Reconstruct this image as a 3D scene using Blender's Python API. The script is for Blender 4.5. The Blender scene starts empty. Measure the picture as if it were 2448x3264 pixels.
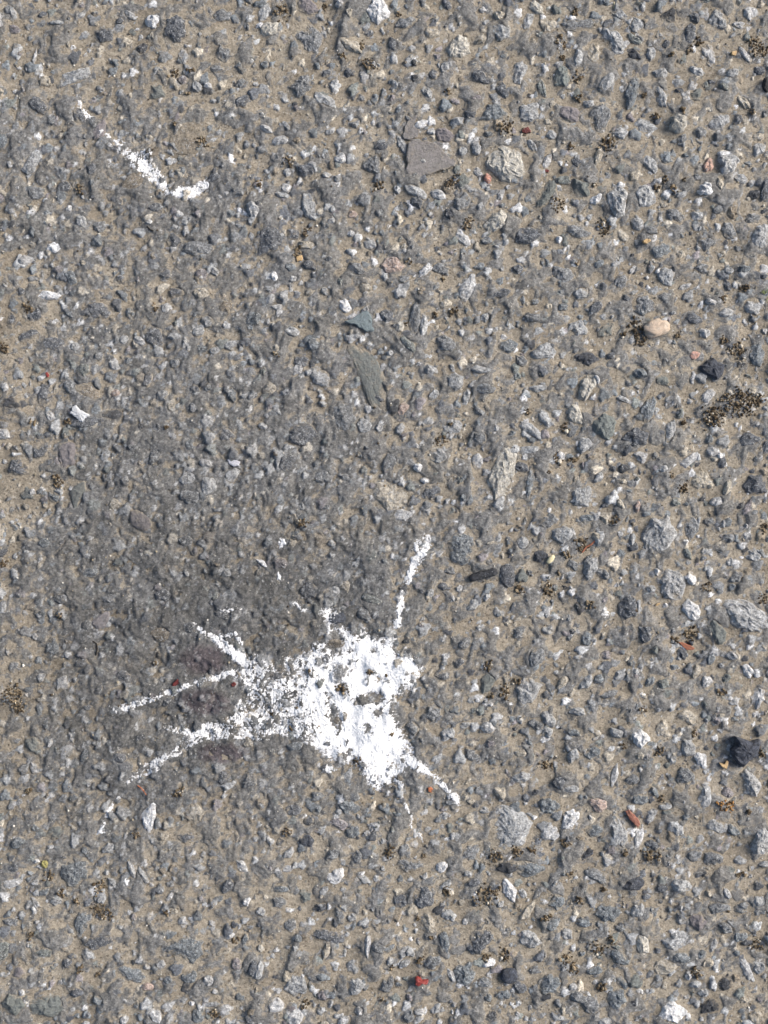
import bpy, math, random
import numpy as np

# ------------------------------------------------------------------ camera, sky, sun, exposure
scene = bpy.context.scene
col = scene.collection
S = 0.384 / 2448.0                      # metres per photograph pixel on the ground plane


def gx(px):
    return (px - 1224.0) * S


def gy(py):
    return (1632.0 - py) * S


cam_data = bpy.data.cameras.new('camera')
cam = bpy.data.objects.new('camera', cam_data)
col.objects.link(cam)
CAM_H = 0.54
cam.location = (0, 0, CAM_H)
cam.rotation_euler = (0, 0, 0)
cam_data.sensor_fit = 'VERTICAL'
cam_data.angle = 2 * math.atan(0.256 / CAM_H)
cam_data.clip_start = 0.01
cam_data.clip_end = 500
scene.camera = cam

SUN_EL, SUN_AZ = math.radians(29), math.radians(68)      # azimuth clockwise from +Y
world = bpy.data.worlds.new('World')
scene.world = world
world.use_nodes = True
wn = world.node_tree.nodes
wl = world.node_tree.links
bg = wn['Background']
sky = wn.new('ShaderNodeTexSky')
sky.sky_type = 'NISHITA'
sky.sun_disc = False
sky.sun_elevation = SUN_EL
sky.sun_rotation = SUN_AZ
sky.air_density = 1.0
sky.dust_density = 3.0
sky.ozone_density = 1.0
wl.new(sky.outputs[0], bg.inputs[0])
bg.inputs[1].default_value = 0.06
sun_data = bpy.data.lights.new('sun', 'SUN')
sun_data.energy = 2.5
sun_data.angle = math.radians(30)
sun_data.color = (1.0, 0.955, 0.9)
sun = bpy.data.objects.new('sun', sun_data)
col.objects.link(sun)
sun.rotation_euler = (math.pi / 2 - SUN_EL, 0, math.pi - SUN_AZ)
sun.location = (1, 0, 1)
scene.view_settings.view_transform = 'Standard'
scene.view_settings.look = 'None'
scene.view_settings.gamma = 1
scene.view_settings.use_curve_mapping = False
scene.view_settings.exposure = 1.52

# ------------------------------------------------------------------ helpers
rng = np.random.default_rng(7)
random.seed(7)
MM = 0.001


def _hash(ix, iy, seed):
    h = (ix.astype(np.int64) * 374761393 + iy.astype(np.int64) * 668265263 + seed * 974711) & 0x7fffffff
    h = ((h ^ (h >> 13)) * 1274126177) & 0x7fffffff
    return h ^ (h >> 16)


def noise(x, y, seed=0):
    """gradient noise, about -1..1"""
    x0 = np.floor(x); y0 = np.floor(y)
    fx = x - x0; fy = y - y0
    ix = x0.astype(np.int64); iy = y0.astype(np.int64)
    ux = fx * fx * fx * (fx * (fx * 6 - 15) + 10)
    uy = fy * fy * fy * (fy * (fy * 6 - 15) + 10)

    def g(dx, dy):
        a = (_hash(ix + dx, iy + dy, seed) & 1023) * (2 * np.pi / 1024)
        return np.cos(a) * (fx - dx) + np.sin(a) * (fy - dy)
    a = g(0, 0); b = g(1, 0); c = g(0, 1); d = g(1, 1)
    return 1.5 * ((a * (1 - ux) + b * ux) * (1 - uy) + (c * (1 - ux) + d * ux) * uy)


def fbm(x, y, seed, octv=3, gain=0.5):
    r = 0; a = 1; t = 0
    for k in range(octv):
        r = r + a * noise(x, y, seed + 17 * k); t += a
        a *= gain; x = x * 2.03 + 5.1; y = y * 2.03 + 3.7
    return r / t


def smooth(e0, e1, v):
    t = np.clip((v - e0) / (e1 - e0), 0, 1)
    return t * t * (3 - 2 * t)


def make_mesh(name, verts, faces, mat, tint=None, dust=None, shade_smooth=False, painted_shade=None):
    """faces: (n,4)/(n,3) int array or a list of them"""
    me = bpy.data.meshes.new(name)
    if not isinstance(faces, list):
        faces = [faces]
    faces = [np.asarray(f, dtype=np.int32) for f in faces if len(f)]
    verts = np.asarray(verts, dtype=np.float32)
    me.vertices.add(len(verts))
    me.vertices.foreach_set('co', verts.ravel())
    tot = np.concatenate([np.full(len(f), f.shape[1], np.int32) for f in faces])
    idx = np.concatenate([f.ravel() for f in faces])
    me.loops.add(len(idx)); me.loops.foreach_set('vertex_index', idx)
    start = np.concatenate([[0], np.cumsum(tot)[:-1]]).astype(np.int32)
    me.polygons.add(len(tot))
    me.polygons.foreach_set('loop_start', start)
    me.polygons.foreach_set('loop_total', tot)
    me.polygons.foreach_set('use_smooth', np.full(len(tot), bool(shade_smooth)))
    if tint is not None:
        tint = np.asarray(tint, dtype=np.float32)
        if tint.ndim == 1:
            tint = np.tile(tint, (len(verts), 1))
        a = me.attributes.new('tint', 'FLOAT_COLOR', 'POINT')
        a.data.foreach_set('color', np.hstack([tint, np.ones((len(verts), 1), np.float32)]).astype(np.float32).ravel())
    if dust is not None:
        a = me.attributes.new('dust', 'FLOAT', 'POINT')
        a.data.foreach_set('value', np.asarray(dust, dtype=np.float32))
    if painted_shade is not None:
        a = me.attributes.new('painted_shade', 'FLOAT', 'POINT')  # shade to be painted into the silt colour
        a.data.foreach_set('value', np.asarray(painted_shade, dtype=np.float32))
    me.update(calc_edges=True)
    me.materials.append(mat)
    return me


def add_obj(name, me, parent=None, label=None, cat=None, group=None, kind=None, loc=None):
    o = bpy.data.objects.new(name, me)
    col.objects.link(o)
    if parent is not None:
        o.parent = parent
    if loc is not None:
        o.location = loc
    if label: o['label'] = label
    if cat: o['category'] = cat
    if group: o['group'] = group
    if kind: o['kind'] = kind
    return o


# ------------------------------------------------------------------ materials
SILT = (0.300, 0.235, 0.160)


class NT:
    def __init__(self, name, rough=0.9, spec=0.25):
        self.m = bpy.data.materials.new(name)
        self.m.use_nodes = True
        self.n = self.m.node_tree.nodes
        self.l = self.m.node_tree.links
        self.b = self.n['Principled BSDF']
        self.b.inputs['Roughness'].default_value = rough
        self.b.inputs['Specular IOR Level'].default_value = spec
        tc = self.n.new('ShaderNodeNewGeometry')
        self.co = tc.outputs['Position']

    def noise(self, scale, detail=3, rough=0.6, off=0.0):
        t = self.n.new('ShaderNodeTexNoise')
        t.inputs['Scale'].default_value = scale
        t.inputs['Detail'].default_value = detail
        t.inputs['Roughness'].default_value = rough
        v = self.co
        if off:
            a = self.n.new('ShaderNodeVectorMath'); a.operation = 'ADD'
            a.inputs[1].default_value = (off, off * .7, off * .3)
            self.l.new(v, a.inputs[0]); v = a.outputs[0]
        self.l.new(v, t.inputs['Vector'])
        return t.outputs['Fac']

    def vor(self, scale, out='Color', rand=1.0):
        t = self.n.new('ShaderNodeTexVoronoi')
        t.inputs['Scale'].default_value = scale
        t.inputs['Randomness'].default_value = rand
        self.l.new(self.co, t.inputs['Vector'])
        return t.outputs[out]

    def sep(self, c, ch=0):
        t = self.n.new('ShaderNodeSeparateColor')
        self.l.new(c, t.inputs[0])
        return t.outputs[ch]

    def attr(self, name, out):
        t = self.n.new('ShaderNodeAttribute'); t.attribute_name = name
        return t.outputs[out]

    def ramp(self, fac, a, b, va=0.0, vb=1.0):
        t = self.n.new('ShaderNodeMapRange')
        t.inputs['From Min'].default_value = a
        t.inputs['From Max'].default_value = b
        t.inputs['To Min'].default_value = va
        t.inputs['To Max'].default_value = vb
        self.l.new(fac, t.inputs['Value'])
        return t.outputs[0]

    def math(self, op, a, b):
        t = self.n.new('ShaderNodeMath'); t.operation = op
        for k, v in enumerate((a, b)):
            if isinstance(v, (int, float)): t.inputs[k].default_value = v
            else: self.l.new(v, t.inputs[k])
        return t.outputs[0]

    def mix(self, fac, a, b, mode='MIX'):
        t = self.n.new('ShaderNodeMix'); t.data_type = 'RGBA'; t.blend_type = mode
        for k, v in ((0, fac), (6, a), (7, b)):
            if isinstance(v, (int, float)): t.inputs[k].default_value = v
            elif isinstance(v, tuple): t.inputs[k].default_value = (*v, 1)
            else: self.l.new(v, t.inputs[k])
        return t.outputs[2]

    def scale(self, colr, fac):
        t = self.n.new('ShaderNodeVectorMath'); t.operation = 'SCALE'
        self.l.new(colr, t.inputs[0])
        self.l.new(fac, t.inputs['Scale'])
        return t.outputs[0]

    def base(self, c):
        self.l.new(c, self.b.inputs['Base Color'])

    def bump(self, h, dist, strength=1.0, prev=None):
        t = self.n.new('ShaderNodeBump')
        t.inputs['Strength'].default_value = strength
        t.inputs['Distance'].default_value = dist
        self.l.new(h, t.inputs['Height'])
        if prev is not None: self.l.new(prev, t.inputs['Normal'])
        self.l.new(t.outputs[0], self.b.inputs['Normal'])
        return t.outputs[0]


def silt_color(m):
    n1 = m.noise(45, 4, 0.6)
    n2 = m.noise(420, 4, 0.7, 3.0)
    c = m.mix(m.ramp(n1, .35, .65), (0.365, 0.322, 0.260), (0.275, 0.236, 0.183))
    c = m.scale(c, m.ramp(n2, .30, .70, .62, 1.36))
    c = m.scale(c, m.ramp(m.noise(1400, 3, .7, 7.0), .32, .68, .78, 1.22))
    v = m.sep(m.vor(1300), 0)
    c = m.mix(m.ramp(v, .95, .99, 0, .5), c, (.48, .45, .40))
    c = m.mix(m.ramp(v, .08, .03, 0, .6), c, (.085, .065, .045))
    c = m.scale(c, m.ramp(m.attr('painted_shade', 'Fac'), 0, 1, 1, .70))  # painted shade darkens the silt colour
    return c


# asphalt: mineral-speckled binder, silt film where it lies low
A = NT('asphalt_surface', 0.68, 0.45)
tint = A.attr('tint', 'Color')
v1 = A.sep(A.vor(820), 0)
# beyond the modelled patch the stones are too far off to tell apart: the material carries them on
far = A.attr('far', 'Fac')
vs = A.vor(150); vd = A.vor(150, 'Distance')
cell = A.mix(A.ramp(A.sep(vs, 0), .0, 1.0), (.085, .09, .10), (.34, .34, .335))
fs = A.math('MULTIPLY', far, A.ramp(vd, .52, .40))
tint = A.mix(fs, tint, cell)
c = A.scale(tint, A.ramp(v1, 0, 1, .72, 1.3))
c = A.scale(c, A.ramp(A.noise(1000, 5, .8),   .34, .66, .60, 1.75))
v2 = A.sep(A.vor(1250), 1)
c = A.mix(A.ramp(v2, .955, .99, 0, .55), c, (.40, .40, .39))
c = A.mix(A.ramp(A.noise(1300, 3, .7, 5.1), .36, .30, 0, .85), c, (.030, .031, .036))
d = A.math('ADD', A.attr('dust', 'Fac'), A.ramp(A.noise(300, 6, .8, 1.7), .25, .75, -.45, .45))
d = A.math('ADD', d, A.math('MULTIPLY', far, A.ramp(vd, .30, .55, -.25, .35)))
c = A.mix(A.ramp(d, .40, .72, 0, .93), c, silt_color(A))
A.base(c)
nb = A.bump(A.math('MULTIPLY', far, A.ramp(vd, .15, .6, 1, 0)), .0020, 1.0)
A.bump(A.noise(800, 6, .85), .0020, 1.0, nb)
ASPHALT = A.m

B = NT('dried_silt', 0.95, 0.15)
B.base(silt_color(B))
B.bump(B.noise(330, 7, .85), .0028, .9)
SILT_M = B.m


def stone_material(name, speckle, crystals, rough=0.72, film=1.0):
    m = NT(name, rough, 0.4)
    t = m.attr('tint', 'Color')
    n = m.noise(330, 4, .65)
    c = m.scale(t, m.ramp(n, .3, .7, 1 - speckle, 1 + speckle))
    c = m.scale(c, m.ramp(m.noise(1000, 5, .8, 4.0), .34, .66, max(1 - speckle * 1.6, .3), 1 + speckle * 1.6))
    if speckle > .2:
        c = m.scale(c, m.ramp(m.sep(m.vor(1000), 0), 0, 1, .72, 1.32))
        c = m.mix(m.ramp(m.noise(1500, 2, .6, 9.0), .66 - crystals * .5, .72 - crystals * .5, 0, .75), c, (.56, .57, .58))
    c = m.mix(m.ramp(m.noise(560, 4, .7, 6.0), .66 - crystals, .74 - crystals, 0, .7), c, (.50, .51, .52))
    c = m.mix(m.ramp(m.noise(700, 4, .7, 8.0), .37, .29, 0, .75), c, (.045, .048, .055))
    d = m.math('ADD', m.attr('dust', 'Fac'), m.ramp(m.noise(300, 6, .8, 2.3), .25, .75, -.48, .48))
    c = m.mix(m.ramp(d, .43, .76, 0, .9 * film), c, silt_color(m))
    m.base(c)
    m.bump(m.noise(650, 6, .85), .0024, 1.0)
    return m.m


M_ROUGH = stone_material('crushed_stone', .34, .085)
M_WHITE = stone_material('pale_quartz', .22, .10)
M_SMOOTH = stone_material('fine_grained_stone', .16, -.05, .62)
M_DARK = stone_material('dark_basalt', .3, -.02, .55, .7)

W = NT('white_splash', .8, .2)
wc = W.mix(W.ramp(W.noise(700, 4, .7), .3, .62), (.66, .66, .665), (.80, .80, .80))
wd = W.math('ADD', W.attr('dust', 'Fac'), W.ramp(W.noise(900, 5, .8, 1.3), .25, .75, -.4, .4))
wc = W.mix(W.ramp(wd, .25, 1.05, 0, .85), wc, (.36, .36, .37))
W.base(wc)
W.bump(W.noise(900, 5, .8), .0008, .8)
WHITE = W.m

CR = NT('soil_crumb', .95, .15)
cc = CR.scale(CR.attr('tint', 'Color'), CR.ramp(CR.noise(900, 3, .7), .25, .75, .65, 1.35))
CR.base(cc)
CR.bump(CR.noise(2500, 2, .6), .0002, .8)
CRUMB = CR.m


def plain(name, rgb, rough=.6, var=.25, scale=500, spec=.35):
    m = NT(name, rough, spec)
    n = m.noise(scale, 4, .65)
    rgbn = m.n.new('ShaderNodeRGB'); rgbn.outputs[0].default_value = (*rgb, 1)
    m.base(m.scale(rgbn.outputs[0], m.ramp(n, .3, .7, 1 - var, 1 + var)))
    m.bump(m.noise(scale * 2.2, 3, .7), .0003, .7)
    return m.m


# ------------------------------------------------------------------ catalogue read off the photograph
# tile letter: u, v, length, width, angle, colour code  (2.033 tile px = 1 photo px)
TS = 1659 / 816.0
TILE = {'A': (0, 0), 'B': (1, 0), 'C': (2, 0), 'D': (0, 1), 'E': (1, 1), 'F': (2, 1), 'G': (0, 2), 'H': (1, 2), 'I': (2, 2),
        'J': (0, 3), 'K': (1, 3), 'L': (2, 3)}


def tp(t, u, v):
    a, b = TILE[t]
    return a * 816 + u / TS, b * 816 + v / TS


CAT = {
'A': """1000,145,112,92,-30,W 685,235,118,95,0,d 925,320,92,82,20,k 490,500,270,110,20,l 290,530,92,80,0,c 230,370,115,40,80,w 1010,590,145,130,0,n
1190,360,125,80,-70,l 1140,180,180,160,20,d 515,760,135,92,-70,d 650,840,170,70,65,m 1215,890,260,190,50,t 350,1610,105,62,0,W 280,95,82,60,0,d 620,90,58,52,0,d
450,125,42,38,0,d 380,155,92,40,0,l 90,90,85,50,-60,l 1190,520,82,70,0,m 205,1050,170,92,50,l 415,1210,92,80,0,d 230,1250,125,90,0,g 640,1470,112,80,20,g
445,1350,50,44,0,w 20,920,130,82,90,b 240,680,145,92,-40,d 1440,100,145,100,10,g 1130,1560,120,100,0,d 1290,1610,200,112,0,g 1580,660,122,92,30,d 1450,350,150,130,0,g
530,1440,90,70,-60,l 840,100,100,42,-30,l 1400,450,122,60,-10,g 90,190,100,60,-10,m 60,70,80,60,40,g 1560,540,90,60,40,g 780,140,60,50,0,d 1390,1150,90,60,30,d 700,1330,80,50,60,g 1000,1340,100,70,0,g
600,1100,90,60,50,d 870,1180,150,110,30,t 1160,1390,50,50,0,w 1130,1470,50,30,10,w 970,1440,45,35,0,w 1200,1500,60,40,70,w 1350,560,50,40,0,w""",
'B': """330,35,185,112,-20,m 785,75,165,150,60,W 90,195,130,92,20,C 20,165,60,52,0,W 60,80,145,80,60,l 340,250,250,190,-70,g 435,215,112,70,-60,l 610,300,190,80,-35,c
890,295,92,60,-80,d 1010,320,70,50,0,w 1305,310,190,170,30,C 1455,255,112,80,40,c 1130,220,112,92,0,c 1025,410,48,44,0,k 730,220,82,52,0,d 1450,510,122,92,-20,d
1590,580,132,90,-75,d 1540,735,210,110,15,b 300,560,180,155,0,g 450,660,155,80,-35,l 180,630,122,70,-60,l 255,675,42,34,0,k 35,745,34,30,0,w 60,840,85,52,-30,w
160,910,122,72,10,w 200,825,72,42,-50,l 1070,805,112,52,20,W 1140,850,72,70,0,w 1310,790,95,90,0,l
1190,765,82,50,-20,l 945,930,165,70,-65,l 760,1070,155,150,0,g 550,1030,82,80,0,w 820,950,92,70,0,d 330,1110,115,100,-10,d 460,1140,62,52,0,w 530,1165,62,54,0,l
200,1220,82,60,-10,w 170,1265,112,42,-10,l 340,1330,195,112,-65,l 625,1390,82,60,0,p 495,1430,54,44,0,w 1430,1110,92,60,-25,w
1620,1050,280,230,-40,C 1190,1265,112,80,-30,w 1250,1390,82,50,-60,k 1330,1320,135,100,60,g 1590,1260,92,50,60,w 1450,1345,60,40,60,l 1555,1440,175,112,35,C
1340,1540,145,80,-40,w 1030,1240,155,70,-35,l 1040,1310,105,90,0,d 330,1590,135,60,0,c 240,1510,115,100,0,d 165,1530,42,26,60,w 615,1510,54,50,0,w
740,1570,135,80,-40,l 80,1560,200,180,0,d 1425,960,92,70,70,l 1340,980,62,56,0,l 1220,880,150,120,0,m 1510,870,82,60,-20,b 700,1300,105,90,0,g 1590,215,122,90,-50,l
1240,30,95,60,-60,d 1150,490,82,70,0,d 980,150,145,90,30,g 1110,600,112,60,-50,l 800,1380,60,50,0,g 600,470,90,70,0,d 60,420,70,60,0,b 480,850,90,50,20,l 1400,1240,60,40,0,l 460,480,70,60,30,d
900,540,60,40,-40,l 1580,110,60,90,70,c 680,640,100,70,0,g 770,640,90,70,50,b 400,430,60,40,90,b 640,800,100,70,30,g 1500,1560,90,70,0,g 1290,660,90,60,-10,m""",
'C': """150,40,135,80,-40,C 100,150,145,70,75,l 230,165,132,120,30,c 450,160,285,100,5,g 650,270,195,150,-40,l 810,165,115,100,-40,l 1020,100,112,92,20,k 1180,115,85,80,0,d
1150,220,145,80,75,d 1330,130,180,130,-70,l 1540,90,115,100,0,w 1475,165,105,62,0,w 1270,340,185,90,-70,w 790,355,115,70,-40,K 795,260,135,62,-30,n 525,355,125,80,75,c
430,380,105,62,80,l 325,490,165,105,80,N 195,580,150,60,-75,n 40,470,155,120,70,l 615,540,135,80,60,l 780,590,200,100,75,b 960,630,195,82,-70,l 1510,360,122,52,-50,w
1505,670,140,50,-50,c 1200,620,112,100,0,n 1370,570,82,52,-30,n 1600,460,95,70,0,d 110,730,155,150,0,l 260,675,62,42,60,c 375,750,155,120,-20,m 230,790,62,42,-20,c
560,770,200,140,75,g 850,820,155,112,-20,l 1075,800,135,120,50,C 1340,785,155,110,20,l 260,870,85,80,0,l 130,950,115,60,-60,l 230,1040,115,60,60,w 560,1010,145,60,70,c
1010,1010,155,130,0,b 895,1070,135,80,-60,l 1270,1080,105,80,70,P 1395,1065,142,130,30,L 1600,960,125,112,0,l 220,1270,215,95,60,n 330,1170,130,70,15,n 445,1220,135,130,0,n
545,1290,92,60,40,W 680,1290,215,140,-80,L 870,1270,175,150,-30,l 985,1320,72,60,0,c 1245,1235,105,90,0,W 1340,1195,82,52,-80,c 1570,1260,82,80,0,k 1650,1220,150,92,80,d
810,1440,135,90,-60,l 305,1555,62,60,0,W 1620,1540,180,132,75,l 960,1630,145,120,0,b 720,1520,142,70,-60,c 1590,890,92,60,10,c 1100,1260,72,42,20,l 100,1530,155,120,0,d
430,1500,200,100,-20,g 1060,1410,140,90,-40,g 1200,1400,100,80,0,l 1330,1360,80,60,40,g 1480,1160,110,80,0,l 1220,850,120,90,40,g 620,150,90,60,20,d 960,480,110,80,0,l 1420,480,90,70,30,l 900,350,110,80,-70,l
700,100,100,60,-30,l 1000,290,70,60,0,d 1190,460,110,70,-30,l 1080,540,110,80,10,l 500,680,80,60,40,l 700,870,110,70,-10,l 1100,900,80,60,50,g 1560,1420,120,80,20,g 1400,1500,150,100,-40,g 1250,1580,130,90,0,g 900,1500,90,60,0,g""",
'D': """160,30,105,72,0,w 310,255,155,62,5,W 135,235,72,60,0,d 470,150,125,80,-60,b 850,370,74,70,0,b 1075,340,85,60,75,w 1070,120,82,72,0,d 540,45,42,40,0,c
190,520,155,82,15,d 350,570,135,90,10,d 490,590,74,60,0,l 80,420,115,90,60,d 740,700,95,70,-60,w 545,740,95,82,50,n 470,850,115,90,-50,l 560,870,170,90,-20,t
290,910,185,100,80,d 70,950,135,80,-10,k 35,850,62,60,0,w 720,1030,142,70,5,k 330,1040,82,52,-40,w 20,1150,85,80,0,w 430,1290,175,130,80,m 1350,850,62,52,70,b
1110,970,95,60,70,c 1390,100,62,60,0,w 1300,240,112,80,0,c 1500,580,112,90,0,l 1390,610,82,50,0,l 990,510,155,120,-60,d 1460,330,92,80,0,t 1330,1340,95,50,-20,w
1350,1490,135,112,60,l 1220,1440,112,90,0,l 1500,1420,112,92,0,l 350,1560,105,80,0,b 500,1550,200,90,75,n 210,1530,52,48,0,w 290,1620,36,32,0,c 740,1610,92,80,0,c
1460,1160,122,90,0,d 120,1350,165,150,0,d 260,1260,125,100,0,d 110,1250,95,70,0,d 360,860,72,40,80,c 750,890,72,50,0,p 960,800,125,60,80,d 640,350,150,110,0,d 230,380,110,80,40,d
780,150,80,60,0,d 1150,240,110,70,0,d 640,650,80,60,20,g 800,540,70,60,30,l 900,550,80,60,0,w 1130,520,80,50,0,l 1280,490,90,70,30,l 560,1080,200,80,10,d 1050,900,90,70,0,g 1240,1560,120,90,0,g 1000,1300,120,80,60,g
1590,560,90,70,0,d 1340,420,100,80,0,g 1140,700,80,60,0,g""",
'E': """120,135,72,50,75,W 240,150,52,40,20,w 225,75,82,60,0,b 350,60,135,62,-30,d 890,60,165,110,-10,p 1090,100,112,60,45,W 1370,210,195,100,65,w 1190,80,135,72,0,g 700,205,85,60,-20,c
580,330,105,90,-55,W 850,390,105,90,0,d 930,460,72,60,60,C 890,455,42,40,0,d 1085,460,155,60,80,l 1030,420,260,80,85,g 90,285,85,60,45,w 140,330,82,50,10,w
230,490,95,72,0,l 375,570,95,92,0,b 125,600,62,60,0,c 300,680,115,90,0,d 270,740,112,60,60,w 420,780,155,120,-30,l 740,790,600,150,-65,n 980,570,150,60,-40,n
870,630,52,48,0,w 1290,820,122,110,0,l 1360,910,115,72,60,l 290,1150,195,140,-10,d 90,860,92,90,0,c 1430,1330,115,90,70,w 1600,1400,340,190,80,C 1050,1370,62,54,0,W
1095,1455,62,52,0,W 870,1560,220,200,0,c 800,1110,62,56,0,w 50,1105,62,54,0,w 1140,1520,125,110,0,d 1180,1300,125,110,-40,l 1460,740,122,60,-10,l 1620,590,135,110,0,b
1590,250,135,60,20,d 1480,400,85,70,60,l 1220,310,105,60,10,c 570,1060,190,130,80,g 950,990,92,70,50,p 1450,70,85,60,-10,b 1130,740,60,90,70,l 1150,900,100,60,60,l 700,1100,90,110,60,l 1450,1000,90,70,0,g 1450,1180,110,80,0,g
1240,570,150,110,-30,g 1480,860,120,80,0,g 960,150,90,60,10,g 450,230,80,60,-30,l 650,90,120,80,-40,g 860,1340,140,90,60,g 200,1340,130,90,20,d 430,1430,120,90,0,g 800,920,100,90,0,d""",
'F': """45,85,85,80,0,d 490,670,138,102,10,K 425,475,125,112,0,l 200,620,155,130,0,l 610,480,132,100,70,n 850,320,175,150,0,g 1120,200,112,60,20,w 1000,130,145,120,70,l
1390,190,105,72,-60,d 1500,90,82,50,10,b 1240,500,95,80,-40,w 1180,410,112,80,0,d 1285,300,85,42,-25,w 490,840,195,115,65,C 545,800,62,42,-70,W 830,760,105,90,0,b
980,800,122,100,0,n 1275,905,155,70,45,w 410,1030,150,95,-70,C 600,1110,200,168,-80,N 220,1050,155,90,-65,l 125,1130,175,82,-40,l 880,1010,190,92,75,b 1020,1140,180,70,75,l
800,1170,175,120,0,d 470,1220,115,110,0,l 110,1255,155,52,5,l 315,1295,62,56,-40,w 840,1300,115,110,0,w 720,1380,85,72,0,k 1150,1320,155,70,35,w 1300,1270,85,80,0,w
1345,1295,42,40,0,W 1540,1190,135,90,0,d 1590,1490,185,150,0,d 1230,1470,175,150,0,c 1390,1500,122,60,80,c 460,1560,165,150,0,l 120,1460,220,60,80,b 1320,1590,95,70,0,w
1060,1590,72,62,0,n 700,1610,82,42,-60,c 810,1620,72,40,80,p 1580,640,155,110,80,b 1480,700,62,60,0,k 1530,780,62,42,-20,n 1500,830,62,42,20,w 1640,490,54,50,0,w
1150,940,52,50,0,w 980,1380,52,48,0,w 715,1460,62,42,-30,c 720,930,105,42,-25,l 60,680,95,90,0,g 170,860,135,70,0,l 1380,370,112,60,0,l 1560,320,142,120,0,l
1645,1240,100,62,80,d 1360,1340,92,62,70,d 560,50,90,60,30,b 780,90,70,40,70,w 450,240,120,80,20,l 330,330,90,60,0,b 540,340,140,60,40,d 130,400,110,80,0,g 1230,80,120,80,10,g 1400,100,80,60,0,l
700,170,110,80,60,g 320,120,150,100,-20,g 640,650,70,60,0,d 1620,130,60,50,0,d 60,1370,80,120,70,d 560,1430,90,60,50,l""",
'G': """405,1110,115,90,70,w 265,1070,72,62,0,l 220,1500,115,110,0,n 560,1260,72,52,0,d 1450,660,105,72,0,d 590,390,125,72,0,b 900,40,165,110,-40,m 1470,390,72,60,0,l
650,710,155,90,40,m 1050,790,125,110,0,t 530,980,92,80,0,d 340,870,135,90,70,b 330,1490,62,42,70,w 550,1580,112,52,80,b 1220,750,85,80,0,d 
290,200,82,60,0,b 100,1000,105,90,0,g 20,620,112,60,80,l 1050,540,110,80,0,d 800,1060,100,70,0,d 780,1590,80,110,70,d 910,1460,60,50,0,d 90,100,80,60,0,b
400,560,110,80,0,g 560,730,90,60,30,g 1200,180,110,80,0,g 700,560,90,70,0,g 640,1150,80,60,0,g 1080,1230,60,50,0,d""",
'H': """540,1050,135,100,45,L 460,950,72,60,30,d 
525,690,105,80,0,K 130,1060,105,60,10,d 260,1515,112,70,5,b 
1340,230,225,215,0,b 40,330,75,45,-40,W 1320,495,48,46,0,w 1490,550,52,48,0,w 1310,975,92,80,0,d 1210,1060,115,90,0,d 1500,1400,105,90,0,w
1500,1110,145,110,50,n 950,20,135,80,0,w 340,500,125,120,0,d 740,560,145,60,-20,n 510,850,60,150,85,t 160,330,80,110,70,m 490,200,60,50,0,l
1220,480,90,70,0,d 1400,600,110,70,40,l 1210,820,60,40,40,w 1350,850,100,70,30,g 700,660,130,80,-60,g 1150,1300,130,90,40,g 1290,1280,90,60,0,b 1020,1400,110,80,-60,g 1350,1380,90,60,0,l 1400,1570,130,90,0,g 1250,380,80,60,0,g
""",
'I': """960,140,260,215,80,L 1160,100,190,110,80,g 330,140,145,130,0,l 185,285,112,80,15,K 1040,470,215,180,-30,L 1160,430,105,90,-50,W 940,390,62,46,70,w 895,500,62,52,0,l
1165,640,145,110,-30,W 1520,675,320,200,-20,L 1330,770,195,85,-60,n 760,620,175,120,80,d 870,780,125,120,0,d 100,1160,195,160,60,L 220,1180,72,60,70,d 890,1110,112,72,60,b
980,1110,95,80,0,n 1190,1040,105,60,70,c 1260,1100,105,80,60,w 1390,1075,82,72,0,n 1530,1030,115,80,-50,W 1590,1200,135,110,70,w 1140,1330,145,130,-30,c 990,1410,135,110,-60,c
830,1460,135,130,0,W 1140,1520,145,110,-40,l 1230,1620,145,90,-60,W 510,360,142,110,60,l 110,390,54,50,0,d 390,350,105,80,-30,g 430,620,82,36,-80,k 520,1560,115,90,0,b
400,1580,115,90,80,l 610,930,92,80,0,m 150,930,155,110,70,g 240,760,115,90,0,l 680,1430,95,70,0,l 1430,490,62,60,0,b 1130,270,90,80,-50,n 780,180,92,52,80,l
1100,920,82,60,-60,d 920,890,62,60,0,n 1440,1340,62,42,0,b 580,400,80,120,75,g 240,60,140,80,20,g 480,40,130,70,0,b 70,200,90,80,0,l 60,780,140,90,20,g 1280,60,90,70,0,g 1400,170,110,80,30,g 1560,280,90,120,75,l
1450,420,110,80,40,g 480,1100,110,80,60,l 560,1080,80,70,0,b 620,1180,110,70,20,g 240,1340,120,80,-40,l 160,1370,90,130,70,g 400,1430,100,70,0,b 230,1430,90,80,30,l 60,1560,90,60,0,c
1420,930,60,90,70,l 1050,1010,70,60,0,b 700,1060,110,70,30,l 330,1100,110,60,50,c 420,1290,60,120,75,l 1290,950,90,60,50,b""",
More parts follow.
